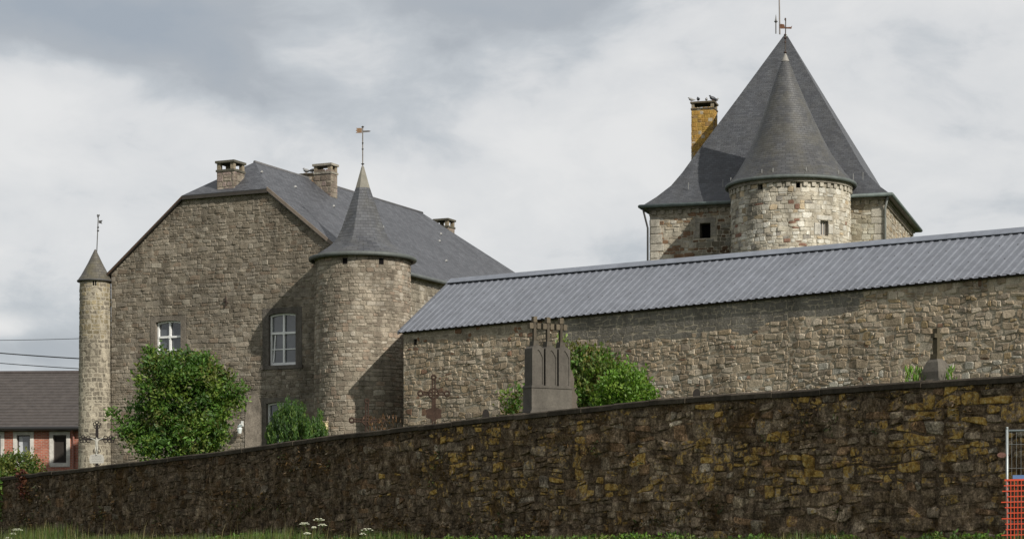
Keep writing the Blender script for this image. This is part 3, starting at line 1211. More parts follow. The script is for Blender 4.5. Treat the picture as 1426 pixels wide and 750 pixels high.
    ro.tube([p, p + Vector((-.06, 0, 3.6))], [.045, .03], 6, (.22, .2, .19, 0))
    ro.build('lightning_rod', M['zinc'], keep)

    # downpipes
    d = MB()
    d.smooth = True
    a = Vector(kp(KL - OV + .08, OV - .10, KE - .1))
    d.tube([Vector(kp(KL - .12, .05, KE - .08)), a - Vector((0, 0, .5)), Vector((a.x, a.y, EZ + 3))], .055, 8, (.17, .18, .17, 0))
    d.build('downpipe', M['zinc'], keep)
    d = MB()
    d.smooth = True
    a = Vector(kp(OV - .10, OV - .08, KE - .1))
    d.tube([Vector(kp(.08, .05, KE - .08)), Vector(kp(.1, .06, KE - .25)), a - Vector((0, 0, .95)), Vector((a.x, a.y, EZ + 3))], .05, 8, (.05, .05, .05, 0))
    d.build('downpipe', M['zinc'], keep)

    # chimney with its orange lichen
    oc = palette([(.34, .20, .055), (.39, .245, .065), (.28, .18, .07), (.38, .33, .25), (.28, .18, .08)], (4, 3, 2, 2, 2))
    cxy = Vector(((981 - CX) / F * 109.6, 109.6, 0)) - KG * .6

    def ck(u, w):
        p = cxy + KG * u + KD * w
        return (p.x, p.y, 0)
    chimney(keep, ck, -.10, 1.08, 0, 1.0, None, EZ + 17.6, EZ + 23.02, oc, 101, (.10, .085, .06, 0), (.38, .25, .08, 0))

    # ---- stair tower
    c = (13.50, 100.9)
    r = 2.86
    ze = EZ + 17.02
    fn = cyl(c, r, 0)
    mb = MB()
    mb.smooth = True
    mb.lathe([(r, zb), (r, zm)], c, 72, KM)
    mb.smooth = False
    tc0 = palette([(.45, .415, .34), (.50, .47, .40), (.39, .35, .28), (.55, .53, .47), (.43, .35, .24)], (4, 4, 2, 2, 1), .09)

    def tcol(u, v, rg):
        c_ = tc0(u, v, rg)
        if rg.random() < (.13 if u < .5 else .04) and v < ze - .8:
            return (.23, .135, .10, 0) if rg.random() < .6 else (.27, .25, .22, 0)
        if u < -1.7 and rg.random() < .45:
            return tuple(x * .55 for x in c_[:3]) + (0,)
        return c_

    def suc(px):
        return r * math.asin(max(-1, min(1, ((px - CX) / F * 98.3 - c[0]) / r)))
    wu = (suc(1142), suc(1154), hgt(329, 98.6), hgt(308, 98.6))
    holes = [wu] + [(suc(a), suc(b), ze - .50, ze - .24) for a, b in ((1056.5, 1063), (1107.5, 1113.5))]
    L = pi * r
    us = [-L + 2 * L * i / 96 for i in range(97)]
    backing(mb, fn, [(-L, zm), (L, zm), (L, ze), (-L, ze)], holes, KM, us)
    hh = [(wu[0] - .33, wu[1] + .33, wu[2] - .04, wu[3] + .28)] + holes[1:]
    masonry(mb, fn, -L, L, zm, ze - .24, tcol, 111, hs=(.13, .27), asp=(1.0, 2.4), gap=.013, proud=(.004, .032), wav=.03, bev=.013, holes=hh, tilt=.05)
    u = -L
    rg = random.Random(112)
    while u < L:
        if not any(h[0] - .2 < u < h[1] for h in holes[1:]):
            mb.prism(fn, [(u, ze - .42), (u + .19, ze - .42), (u + .19, ze - .22), (u, ze - .22)], .001, .09, (.40, .37, .31, 0))
        u += .40
    for k in range(96):
        u0, u1 = us[k], us[k + 1]
        mb.poly([fn(u0, ze - .22, .12), fn(u1, ze - .22, .12), fn(u1, ze, .14), fn(u0, ze, .14)], (.22, .20, .165, 0))
        mb.poly([fn(u0, ze - .22, 0), fn(u1, ze - .22, 0), fn(u1, ze - .22, .12), fn(u0, ze - .22, .12)], (.2, .18, .15, 0))
    a, b, cc, dd = wu
    for q in ((a - .32, a, cc, dd - .12), (b, b + .30, cc + .08, dd - .15), (a - .2, b + .26, dd, dd + .25), (a - .1, a, dd - .12, dd)):
        one_stone(mb, fn, [(q[0], q[2] + .01), (q[1], q[2] + .01), (q[1], q[3] - .01), (q[0], q[3] - .01)], .035, (.46, .44, .39, 0), rg, .012, .01)
    for h in holes:
        a, b, cc, dd = h
        for pa, pb in (((a, cc), (b, cc)), ((b, cc), (b, dd)), ((b, dd), (a, dd)), ((a, dd), (a, cc))):
            mb.poly([fn(*pa, 0), fn(*pb, 0), fn(*pb, -.35), fn(*pa, -.35)], (.25, .23, .2, 0))
        mb.poly([fn(a, cc, -.35), fn(b, cc, -.35), fn(b, dd, -.35), fn(a, dd, -.35)], (.01, .01, .01, 0))
    st = mb.build('stair_tower', M['stone'], keep)
    a, b, cc, dd = wu
    w = MB()
    w.ring(fn, [(a, cc), (b, cc), (b, dd), (a, dd)], [(a + .06, cc + .06), (b - .06, cc + .06), (b - .06, dd - .06), (a + .06, dd - .06)], -.25, -.2, (.42, .38, .32, 0))
    w.prism(fn, [((a + b) / 2 + .0, cc + .05), ((a + b) / 2 + .05, cc + .05), ((a + b) / 2 + .05, dd - .05), ((a + b) / 2, dd - .05)], -.24, -.19, (.42, .38, .32, 0))
    w.prism(fn, [(a + .06, cc + .06), (b - .06, cc + .06), (b - .06, dd - .06), (a + .06, dd - .06)], -.26, -.23, (.20, .20, .20, 0))
    w.build('window', M['paint'], st)
    prof = [(3.10, EZ + 17.06), (2.90, EZ + 17.30), (2.60, EZ + 17.66), (2.09, EZ + 18.45), (1.72, EZ + 19.2), (1.40, EZ + 19.95), (1.00, EZ + 20.95), (.65, EZ + 21.9), (.33, EZ + 22.75), (.06, EZ + 23.36), (.02, EZ + 23.44)]
    cn = MB()
    cn.smooth = True

    def off(z):
        return (-.26 * min(1, max(0, (z - EZ - 17.2) / 5.0)), 0)
    cn.lathe(prof, c, 96, (.060, .062, .065, .20), 0, 1.6, 0, None, off)
    cn.smooth = False
    lt = MB()
    lt.smooth = True
    lt.lathe([(.20, EZ + 23.10), (.085, EZ + 23.40), (.03, EZ + 23.50)], (c[0] - .26, c[1]), 24, (.24, .23, .21, 0))
    cn.lathe([(3.10, EZ + 17.06), (2.9, EZ + 17.0)], c, 96, (.05, .05, .05, 0))
    cn.build('conical_roof', M['slate'], st)
    lt.build('roof_tip', M['zinc'], st)
    ring_gutter(c, 3.10, EZ + 17.04, .085, (.09, .105, .10, 0)).build('gutter', M['zinc'], st)
    X, Y = c[0] - .26, c[1]
    wv = MB()
    wv.tube([(X, Y, EZ + 23.3), (X + .02, Y, EZ + 25.2)], .028, 6, (.08, .07, .065, 0))
    for z, rr in ((23.55, .085), (24.05, .05), (24.25, .09), (24.4, .07), (25.15, .045)):
        wv.tube([(X, Y, EZ + z - .07), (X, Y, EZ + z), (X, Y, EZ + z + .07)], [.02, rr, .02], 8, (.07, .05, .045, 0))
    fv = lambda u, v, o: (X + u, Y + o, EZ + v)
    wv.prism(fv, [(.0, 24.70), (-.05, 24.90), (-.22, 24.93), (-.30, 24.86), (-.24, 24.82), (-.30, 24.78), (-.22, 24.70)], -.012, .012, (.13, .066, .042, 0))
    wv.prism(fv, [(.02, 24.70), (.30, 24.69), (.33, 24.84), (.27, 24.78), (.02, 24.77)], -.012, .012, (.12, .065, .045, 0))
    wv.build('weathervane', M['rust'], st)
    for px in (1016, 1060, 1075, 1122, 1172):
        a = math.acos(max(-1, min(1, ((px - CX) / F * 98.3 - c[0]) / 3.0)))
        b = Vector((c[0] + 2.9 * cos(a), c[1] - 2.9 * sin(a), EZ + 17.3))
        h = MB()
        h.tube([b, b + Vector((0, -.04, .18))], .018, 5, (.33, .33, .32, 0))
        h.build('roof_hook', M['zinc'], st)


build_keep()

# ------------------------------------------------------------------ long barn with the metal roof
BP = Vector((-3.80, 73.0, 0))
BG = Vector((.788, -.6157, 0)).normalized()
BD = Vector((.6157, .788, 0)).normalized()
BL, BW2 = 34.0, 2.76
BE = EZ + 7.30
BR = EZ + 9.26


def bp(l, w, z=0):
    p = BP + BG * l + BD * w
    return (p.x, p.y, z)


barn = empty('stone_barn', bp(BL / 2, BW2, EZ + 2.75), 'long low rubble stone barn under a grey ribbed metal roof, behind the gravestones', 'barn')


def build_barn():
    f = planar(bp(0, 0), BG, -BD)
    zb, zt = EZ + 2.0, BE - .02
    mb = MB()

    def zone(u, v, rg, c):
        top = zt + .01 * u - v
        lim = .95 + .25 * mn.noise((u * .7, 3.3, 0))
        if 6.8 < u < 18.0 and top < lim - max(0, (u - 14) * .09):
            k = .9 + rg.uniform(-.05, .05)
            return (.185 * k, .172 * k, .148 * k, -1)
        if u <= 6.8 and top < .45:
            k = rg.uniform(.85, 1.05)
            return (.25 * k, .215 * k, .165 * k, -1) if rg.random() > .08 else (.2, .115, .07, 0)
        if 10 < u < 24 and v < EZ + 5.2 and rg.random() < .18:
            k = rg.uniform(.9, 1.2)
            return (.40 * k, .375 * k, .32 * k, 0)
        if u > 18 and rg.random() < .10:
            return (.31, .235, .14, 0)
        return c
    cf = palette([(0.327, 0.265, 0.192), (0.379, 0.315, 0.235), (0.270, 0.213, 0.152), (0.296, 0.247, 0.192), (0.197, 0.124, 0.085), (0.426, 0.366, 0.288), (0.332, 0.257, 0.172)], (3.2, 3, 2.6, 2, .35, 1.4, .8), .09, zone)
    ES, RS = .0100, -.0078              # the eave climbs and the ridge sinks a little along the barn
    poly = [(0, zb), (BL, zb), (BL, zt + ES * BL), (0, zt)]
    vt = lambda u: zt + ES * u - .05
    hole = [(.46, .62, zt - .52, zt - .30)]
    backing(mb, f, poly, hole, (.34, .30, .235, 0))
    # two leaves of courses, so the rubble does not run through in straight lines
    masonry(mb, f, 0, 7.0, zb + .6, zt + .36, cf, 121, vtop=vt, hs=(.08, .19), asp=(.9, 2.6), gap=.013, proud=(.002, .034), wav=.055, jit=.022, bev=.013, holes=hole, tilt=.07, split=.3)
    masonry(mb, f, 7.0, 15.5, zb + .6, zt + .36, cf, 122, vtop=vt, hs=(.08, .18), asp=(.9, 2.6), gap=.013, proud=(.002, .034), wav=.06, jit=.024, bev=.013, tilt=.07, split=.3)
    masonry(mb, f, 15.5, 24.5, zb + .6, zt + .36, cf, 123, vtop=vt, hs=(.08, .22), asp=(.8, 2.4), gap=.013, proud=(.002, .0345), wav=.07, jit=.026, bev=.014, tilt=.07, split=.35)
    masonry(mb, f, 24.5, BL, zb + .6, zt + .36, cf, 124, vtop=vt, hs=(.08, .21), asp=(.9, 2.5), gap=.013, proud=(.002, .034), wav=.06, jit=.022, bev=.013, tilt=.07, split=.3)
    a, b, c, d = hole[0]
    for pa, pb in (((a, c), (b, c)), ((b, c), (b, d)), ((b, d), (a, d)), ((a, d), (a, c))):
        mb.poly([f(*pa, 0), f(*pb, 0), f(*pb, -.25), f(*pa, -.25)], (.12, .11, .09, 0))
    mb.poly([f(a, c, -.25), f(b, c, -.25), f(b, d, -.25), f(a, d, -.25)], (.01, .01, .01, 0))
    # gable ends and rear
    for P, e, n, L, s in ((bp(0, 2 * BW2), -BD, -BG, 2 * BW2, 131), (bp(BL, 0), BD, BG, 2 * BW2, 132)):
        ff = planar(P, e, n)
        gp = [(0, zb), (L, zb), (L, zt), (L / 2, BR - .1), (0, zt)]
        backing(mb, ff, gp, [], (.27, .24, .19, 0))
        masonry(mb, ff, 0, L, zb + .6, BR, cf, s, clip=gp, gap=.022, wav=.04, jit=.02)
    ff = planar(bp(BL, 2 * BW2), -BG, BD)
    backing(mb, ff, [(0, zb), (BL, zb), (BL, zt), (0, zt + ES * BL)], [], (.27, .24, .19, 0))
    mb.build('wall', M['stone'], barn)

    # ribbed sheets: real ribs
    m = MB()
    col = (.155, .167, .194, 0)
    pitch, ov = .285, .16
    rise = BR - BE
    n = int((BL + .3) / pitch)
    prof = []
    for i in range(n):
        a = -.12 + i * pitch
        prof += [(a, 0), (a + .034, .026), (a + .100, .026), (a + .134, 0)]
    prof.append((-.12 + n * pitch, 0))
    sl_ = Vector((0, 0, 0))
    for side in (0, 1):
        def pt(l, h, k):    # k 0 eave .. 1 ridge
            w = -ov + (BW2 + ov) * k
            z = BE + .04 + rise * (w / BW2) + h * .83 + (ES * (1 - k) + RS * k) * l
            if side:
                w = 2 * BW2 - w
            p = BP + BG * l + BD * (w - (h * .56 if not side else -h * .56))
            return (p.x, p.y, z)
        for (l0, h0), (l1, h1) in zip(prof, prof[1:]):
            q = [pt(l0, h0, 0), pt(l1, h1, 0), pt(l1, h1, 1), pt(l0, h0, 1)]
            m.poly(q if not side else list(reversed(q)), col)
        for k in (.06, .36, .66, .95):
            for i in range(0, n, 2):
                p = Vector(pt(-.12 + i * pitch + .067, .026, k + rnd.uniform(-.003, .003)))
                m.cbox(p - Vector((0, 0, .006)), .030, .030, .022, (.10, .10, .11, 0))
        for i in range(n):
            a, b = -.12 + i * pitch, -.12 + (i + 1) * pitch
            q = [pt(a, -.03, 0), pt(b, -.03, 0), pt(b, -.03, 1), pt(a, -.03, 1)]
            m.poly(list(reversed(q)) if not side else q, (.08, .07, .06, 0))
    rf = m.build('roof', M['sheet'], barn)
    c = MB()
    L1 = -.12 + n * pitch + .02
    for side in (-1, 1):
        a = Vector(bp(-.14, BW2, BR + .15))
        b = Vector(bp(-.14, BW2 + side * .26, BR - .03))
        e = BG * (L1 + .14) + Vector((0, 0, RS * L1))
        q = [b, b + e, a + e, a]
        m2 = [v - Vector((0, 0, .02)) for v in q]
        c.poly(q if side < 0 else list(reversed(q)), (.19, .208, .245, 0))
        c.poly(list(reversed(m2)) if side < 0 else m2, (.2, .2, .22, 0))
        c.poly([m2[0], m2[1], q[1], q[0]] if side < 0 else [q[0], q[1], m2[1], m2[0]], (.19, .208, .245, 0))
    c.build('ridge_cap', M['sheet'], rf)
    vg = MB()
    for side in (-1, 1):
        a = Vector(bp(-.15, BW2, BR + .11))
        b = Vector(bp(-.15, BW2 + side * (BW2 + ov), BE + .04 - rise * ov / BW2 + .05))
        vg.box(a, b - a, Vector((0, 0, -.12)), BG * .06 if side < 0 else BG * .06, (.12, .127, .147, 0))
    vg.build('verge_trim', M['sheet'], rf)
    # old timber wall plate
    wp = MB()
    wp.box(bp(0.02, -.09, BE - .12), BG * (BL - .05) + Vector((0, 0, ES * BL)), BD * .08, Vector((0, 0, .10)), (.06, .05, .042, 0))
    wp.build('wall_plate', M['wood'], barn)


build_barn()

# ------------------------------------------------------------------ brick house on the left
def build_brick_house():
    Yf = 95.0
    ang = radians(4)
    e = Vector((cos(ang), -sin(ang), 0))
    d = Vector((sin(ang), cos(ang), 0))
    p0 = Vector(((103 - CX) / F * Yf, Yf, 0)) + e * 1.4        # right front corner (behind the turret)
    Ln, Dp = 16.0, 8.0
    ze, zr, zb = hgt(594, Yf), hgt(520, Yf + 4), EZ + 2.0
    o = p0 - e * Ln
    house2 = empty('brick_house', o + e * (Ln / 2) + d * 4 + Vector((0, 0, EZ + 2.75)), 'red brick house with grey tiled roof and pale stone window surrounds, left of the manor', 'house')
    f = planar(o, e, -d)

    def su(px):
        k = (px - CX) / F
        return (k * o.y - o.x) / (e.x - k * e.y)
    mb = MB()
    wins = [(su(-14), su(1)), (su(23.5), su(42)), (su(74), su(92.5))]
    zs = [(hgt(644, Yf), hgt(605, Yf))] * 3
    holes = [(a - .10, b + .10, c - .1, q + .1) for (a, b), (c, q) in zip(wins, zs)]

    def wallf(ff, L, hs, top=None):
        pol = [(0, zb), (L, zb), (L, ze), (0, ze)] if not top else [(0, zb), (L, zb), (L, ze), (L / 2, zr - .1), (0, ze)]
        ul = sorted({0, L} | {x for h in hs for x in h[:2]})
        vl = sorted({zb, max(p[1] for p in pol)} | {x for h in hs for x in h[2:]})
        for i in range(len(ul) - 1):
            for j in range(len(vl) - 1):
                mu, mv = (ul[i] + ul[i + 1]) / 2, (vl[j] + vl[j + 1]) / 2
                if any(h[0] < mu < h[1] and h[2] < mv < h[3] for h in hs):
                    continue
                q = clip_poly([(ul[i], vl[j]), (ul[i + 1], vl[j]), (ul[i + 1], vl[j + 1]), (ul[i], vl[j + 1])], pol)
                if len(q) > 2:
                    mb.poly([ff(u, v, 0) for u, v in q], (.25, .08, .05, 0), 0, q)
    wallf(f, Ln, holes)
    wallf(planar(o + e * Ln, d, e), Dp, [], True)
    wallf(planar(o + d * Dp, -d, -e), Dp, [], True)
    wallf(planar(o + e * Ln + d * Dp, -e, d), Ln, [])
    mb.build('wall', M['brick'], house2)
    m = MB()

    def T(l, w, z):
        p = o + e * l + d * w
        return (p.x, p.y, z)
    rc = (.070, .061, .057, 0)
    # tiles as real stepped courses
    nst = 19
    for side in (0, 1):
        for i in range(nst):
            k0, k1 = i / nst, (i + 1) / nst
            def pos(k, l, up):
                w = -.3 + (Dp / 2 + .3) * k
                z = ze - .05 + (zr - ze + .1) * k + up
                return T(l, w if not side else Dp - w, z)
            a, b = -.2, Ln + .2
            q = [pos(k0, a, .06), pos(k0, b, .06), pos(k1, b, .015), pos(k1, a, .015)]
            r = [pos(k0, a, .0), pos(k0, b, .0), pos(k0, b, .06), pos(k0, a, .06)]
            if side:
                q.reverse(); r.reverse()
            m.poly(q, rc)
            m.poly(r, rc)
    m.tube([T(-.2, Dp / 2, zr + .06), T(Ln + .2, Dp / 2, zr + .06)], .10, 8, (.06, .05, .047, 0))
    m.build('roof', M['zinc'], house2)
    g = MB()
    g.tube([T(-.2, -.38, ze - .08), T(Ln + .2, -.38, ze - .08)], .09, 8, (.02, .02, .02, 0))
    g.box(T(-.2, -.28, ze - .18), e * (Ln + .4), d * .27, Vector((0, 0, .12)), (.03, .028, .026, 0))
    g.build('gutter', M['paint'], house2)
    dp_ = MB()
    l = su(103)
    dp_.tube([T(l, -.35, ze - .1), T(l, -.08, ze - .4), T(l, -.08, zb)], .045, 8, (.24, .10, .075, 0))
    dp_.build('downpipe', M['paint'], house2)
    for i, ((a, b), (c, q)) in enumerate(zip(wins, zs)):
        s = MB()
        t = .17
        s.ring(f, [(a - t, c - t), (b + t, c - t), (b + t, q + t * .9), (a - t, q + t * .9)], [(a, c), (b, c), (b, q), (a, q)], -.2, .025, (.54, .52, .48, 0))
        w = s.build('window', M['grave'], house2)
        fr = MB()
        fr.ring(f, [(a + .003, c + .003), (b - .003, c + .003), (b - .003, q - .003), (a + .003, q - .003)], [(a + .05, c + .05), (b - .05, c + .05), (b - .05, q - .05), (a + .05, q - .05)], -.16, -.1, (.06, .05, .045, 0))
        if i == 1:
            fr.prism(f, [(a + .06, c + .06), (a + .26, c + .06), (a + .22, q - .06), (a + .06, q - .06)], -.142, -.135, (.45, .47, .5, 0))
        fr.build('frame', M['paint'], w)
        gl = MB()
        gl.prism(f, [(a, c), (b, c), (b, q), (a, q)], -.18, -.145, (.03, .025, .022, 0))
        gl.build('pane' if i < 2 else 'shutter', M['glass'] if i < 2 else M['wood'], w)


build_brick_house()

# ------------------------------------------------------------------ front boundary wall
bwall = empty('boundary_wall', A0 + AD * 20 + AN * .22 + Vector((0, 0, EZ - .1)), 'long dark mossy stone churchyard wall with orange lichen and a concrete coping', 'wall')


def build_boundary():
    f0 = planar(A0, AD, -AN)
    UA, UB = -11.0, 50.0
    # u grows to the left here; mirror so that masonry stays counter-clockwise seen from the front
    f = lambda u, v, o: f0(-u, v, o)

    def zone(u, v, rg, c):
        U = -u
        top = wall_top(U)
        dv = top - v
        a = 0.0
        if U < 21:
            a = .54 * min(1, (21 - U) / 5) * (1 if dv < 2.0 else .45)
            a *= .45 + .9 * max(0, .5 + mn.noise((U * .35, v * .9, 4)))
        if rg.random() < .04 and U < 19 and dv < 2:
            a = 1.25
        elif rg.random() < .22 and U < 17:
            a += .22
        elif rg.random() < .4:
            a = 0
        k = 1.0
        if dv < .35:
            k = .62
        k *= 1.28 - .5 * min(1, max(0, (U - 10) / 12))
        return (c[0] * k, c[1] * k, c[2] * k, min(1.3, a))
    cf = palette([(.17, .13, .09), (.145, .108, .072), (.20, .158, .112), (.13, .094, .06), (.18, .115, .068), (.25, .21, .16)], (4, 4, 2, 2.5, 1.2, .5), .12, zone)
    mb = MB()
    us = [-UB + i for i in range(int(UB - UA) + 1)]
    mo = (.135, .10, .068, 0)
    vb = EZ - .6
    for a, b in zip(us, us[1:]):
        ta, tb = wall_top(-a) - .03, wall_top(-b) - .03
        mb.poly([f(a, vb, 0), f(b, vb, 0), f(b, tb, 0), f(a, ta, 0)], mo)
        mb.poly([f(b, vb, -.45), f(a, vb, -.45), f(a, ta, -.45), f(b, tb, -.45)], mo)
        mb.poly([f(a, ta, 0), f(b, tb, 0), f(b, tb, -.45), f(a, ta, -.45)], mo)
    for a in (us[0], us[-1]):
        t = wall_top(-a) - .03
        mb.poly([f(a, vb, 0), f(a, t, 0), f(a, t, -.45), f(a, vb, -.45)], mo)
    vt = lambda u: wall_top(-u) - .13
    segs = [(-50, -38, 140, (.09, .22), .02), (-38, -27, 141, (.09, .21), .025), (-27, -17, 142, (.09, .22), .028), (-17, -7, 143, (.09, .25), .03), (-7, 2, 144, (.10, .29), .034), (2, 11, 145, (.10, .29), .034)]
    for a, b, sd, hs, jt in segs:
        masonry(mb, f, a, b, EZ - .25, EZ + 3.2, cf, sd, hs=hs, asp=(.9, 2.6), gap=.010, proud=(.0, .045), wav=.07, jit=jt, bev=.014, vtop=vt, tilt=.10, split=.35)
    mb.build('masonry', M['oldstone'], bwall)
    c = MB()
    rg = random.Random(150)
    u = UA
    while u < UB:
        L = rg.uniform(.9, 1.5)
        a, b = u + .006, u + L - .006
        u += L
        j = rg.uniform(-.012, .012)
        o = rg.uniform(.055, .085)
        th = .12
        k = rg.uniform(.8, 1.15)
        col = (.062 * k, .052 * k, .040 * k, 0)
        P = lambda U, z, oo: Vector(f(-U, z, oo))
        za, zb_ = wall_top(a) + j, wall_top(b) + j
        vs = []
        for U, z in ((a, za), (b, zb_)):
            vs.append([P(U, z - th, -.5), P(U, z - th, o), P(U, z - .03, o), P(U, z, o - .04), P(U, z + .03, -.22), P(U, z, -.5)])
        n = 6
        for i in range(n):
            q = (i + 1) % n
            c.poly([vs[1][i], vs[0][i], vs[0][q], vs[1][q]], col)
        c.poly(vs[0], col)
        c.poly(list(reversed(vs[1])), col)
    c.build('coping', M['concrete'], bwall)


build_boundary()

# ------------------------------------------------------------------ foliage
def leaf(mb, p, d, up, L, Wd, col):
    """one folded leaf: two quads along d"""
    s = d.cross(up)
    if s.length < 1e-4:
        s = Vector((1, 0, 0))
    s.normalize()
    n = s.cross(d).normalized()
    b = len(mb.v)
    mid = p + d * (L * .5)
    mb.v.extend((tuple(p), tuple(mid + s * Wd * .5 + n * Wd * .15), tuple(p + d * L), tuple(mid - s * Wd * .5 + n * Wd * .15)))
    mb.face((b, b + 1, b + 2, b + 3), col)


def rand_dir(rg):
    while True:
        v = Vector((rg.uniform(-1, 1), rg.uniform(-1, 1), rg.uniform(-1, 1)))
        if .05 < v.length < 1:
            return v.normalized()


def crown(mb, blobs, nclump, nleaf, L, rg, cols, spread=.2, drop=.0, up=0.25, shell=.62):
    wts = [b[1][0] * b[1][1] * b[1][2] for b in blobs]
    for _ in range(nclump):
        ctr, rad = rg.choices(blobs, wts)[0]
        d = rand_dir(rg)
        r = (rg.uniform(shell ** 3, 1)) ** (1 / 3)
        cl = Vector(ctr) + Vector((d.x * rad[0], d.y * rad[1], d.z * rad[2])) * r
        base = rg.choice(cols)
        kk = rg.uniform(.75, 1.25)
        for _ in range(nleaf):
            q = Vector((rg.gauss(0, 1), rg.gauss(0, 1), rg.gauss(0, .8))) * spread
            dd = (d * .6 + rand_dir(rg) + Vector((0, 0, up))).normalized()
            k = kk * rg.uniform(.7, 1.3)
            l = L * rg.uniform(.7, 1.3)
            leaf(mb, cl + q, dd, rand_dir(rg), l, l * .55, (base[0] * k, base[1] * k, base[2] * k, 0))


GREEN = [(.062, .128, .022), (.080, .160, .028), (.040, .088, .018), (.120, .178, .032), (.105, .120, .032)]


def limb(mb, a, b, r0, r1, rg, n=5):
    pts = [Vector(a).lerp(Vector(b), i / n) + Vector((rg.uniform(-.05, .05), rg.uniform(-.05, .05), 0)) * (0 if i in (0, n) else 1) for i in range(n + 1)]
    mb.tube(pts, [r0 + (r1 - r0) * i / n for i in range(n + 1)], 7, (.07, .055, .04, 0))


def gz_at(p):
    q = Vector((p[0], p[1], 0)) - A0
    return ground_z(q.dot(AD), q.dot(AN))


def build_tree():
    rg = random.Random(201)
    Y = 74.0
    b = at(255, 600, Y)
    base = Vector((b.x, Y, gz_at((b.x, Y)) - .05))
    root = empty('broadleaf_tree', base, 'round bushy broadleaf tree standing against the gable wall beneath the left window', 'tree')
    t = MB()
    top = at(255, 520, Y)
    limb(t, base, base.lerp(top, .45), .13, .09, rg)
    f = base.lerp(top, .45)
    for px, py, dy in ((215, 545, .3), (300, 545, -.3), (255, 500, .1), (195, 590, -.2), (315, 590, .4), (235, 510, -.5), (280, 515, .6)):
        e = at(px, py, Y + dy)
        limb(t, f - Vector((0, 0, rg.uniform(0, .6))), e, .06, .015, rg)
    t.build('trunk', M['wood'], root)
    s = Y / F
    bl = []
    for px, py, rx, ry in ((258, 545, 62, 55), (225, 525, 38, 38), (290, 525, 42, 38), (245, 500, 38, 20), (305, 558, 36, 42), (215, 585, 40, 34), (265, 598, 60, 36), (292, 592, 26, 26), (190, 600, 24, 20), (232, 618, 40, 22), (322, 552, 14, 22), (270, 496, 30, 16), (232, 489, 18, 9), (318, 530, 20, 20), (285, 618, 26, 16)):
        bl.append((at(252 + (px - 254) * .93, 556 + (py - 548) * .93, Y + rg.uniform(-.5, .5)), (rx * s * .93, min(rx, 45) * s, ry * s * .93)))
    c = MB()
    crown(c, bl, 470, 52, .15, rg, GREEN, .17, shell=.62)
    tip = [(at(x, y, Y - .2), (r * s, r * s, r * s)) for x, y, r in ((157, 577, 8), (170, 586, 8), (212, 488, 8), (335, 540, 8), (222, 483, 6), (180, 592, 10), (150, 580, 4))]
    crown(c, tip, 26, 20, .14, rg, [(.075, .14, .025), (.06, .12, .022)], .11, shell=.2)
    c.build('crown', M['leaf'], root)


build_tree()


def bush(name, label, Y, blobs, ncl, nlf, L, seed, cols, spread=.14, up=.4, dx=.5, cat='shrub', stems=5):
    rg = random.Random(seed)
    s = Y / F
    cxp = sum(b[0] for b in blobs) / len(blobs)
    p = at(cxp, 600, Y)
    base = Vector((p.x, Y, gz_at((p.x, Y)) - .05))
    root = empty(name, base, label, cat)
    t = MB()
    for b in (blobs * 3)[:stems]:
        e = at(b[0], b[1], Y)
        limb(t, base + Vector((rg.uniform(-.2, .2), rg.uniform(-.1, .1), 0)), e, .035, .01, rg, 4)
    t.build('stem', M['wood'], root)
    c = MB()
    bl = [(at(x, y, Y + rg.uniform(-dx, dx)), (rx * s, min(rx, 40) * s, ry * s)) for x, y, rx, ry in blobs]
    crown(c, bl, ncl, nlf, L, rg, cols, spread, up=up, shell=.45)
    c.build('foliage', M['leaf'], root)
    return root


LIME = [(.11, .21, .026), (.095, .185, .024), (.13, .20, .03), (.075, .14, .022)]
OLIVE = [(.11, .115, .028), (.08, .11, .024), (.10, .145, .026), (.125, .11, .034)]
bush('privet_bush', 'tall olive green bush right behind the triple headstone', 52.5, [(790, 475, 7, 14), (800, 505, 18, 26), (825, 505, 22, 22), (815, 545, 30, 35), (845, 530, 25, 30), (840, 560, 30, 22), (712, 560, 12, 22), (722, 545, 8, 14), (785, 490, 8, 18)], 330, 26, .11, 211, OLIVE + GREEN[:2], .11, .6)
bush('green_bush', 'bright green bush on top of the churchyard wall, right of the triple headstone', 50.8, [(868, 540, 28, 28), (885, 545, 24, 26), (850, 560, 26, 18), (895, 552, 18, 16), (875, 520, 12, 12), (860, 555, 30, 20)], 210, 26, .10, 212, LIME, .10, .7)
bush('garden_bush', 'rounded green bush in front of the red brick house', 71.5, [(25, 648, 25, 16), (8, 652, 20, 14), (42, 640, 12, 10), (46, 652, 16, 12), (36, 634, 8, 6), (-12, 650, 22, 16), (20, 662, 36, 12)], 170, 24, .11, 213, [(.09, .12, .025), (.06, .10, .02), (.12, .13, .03), (.045, .08, .018)], .12)


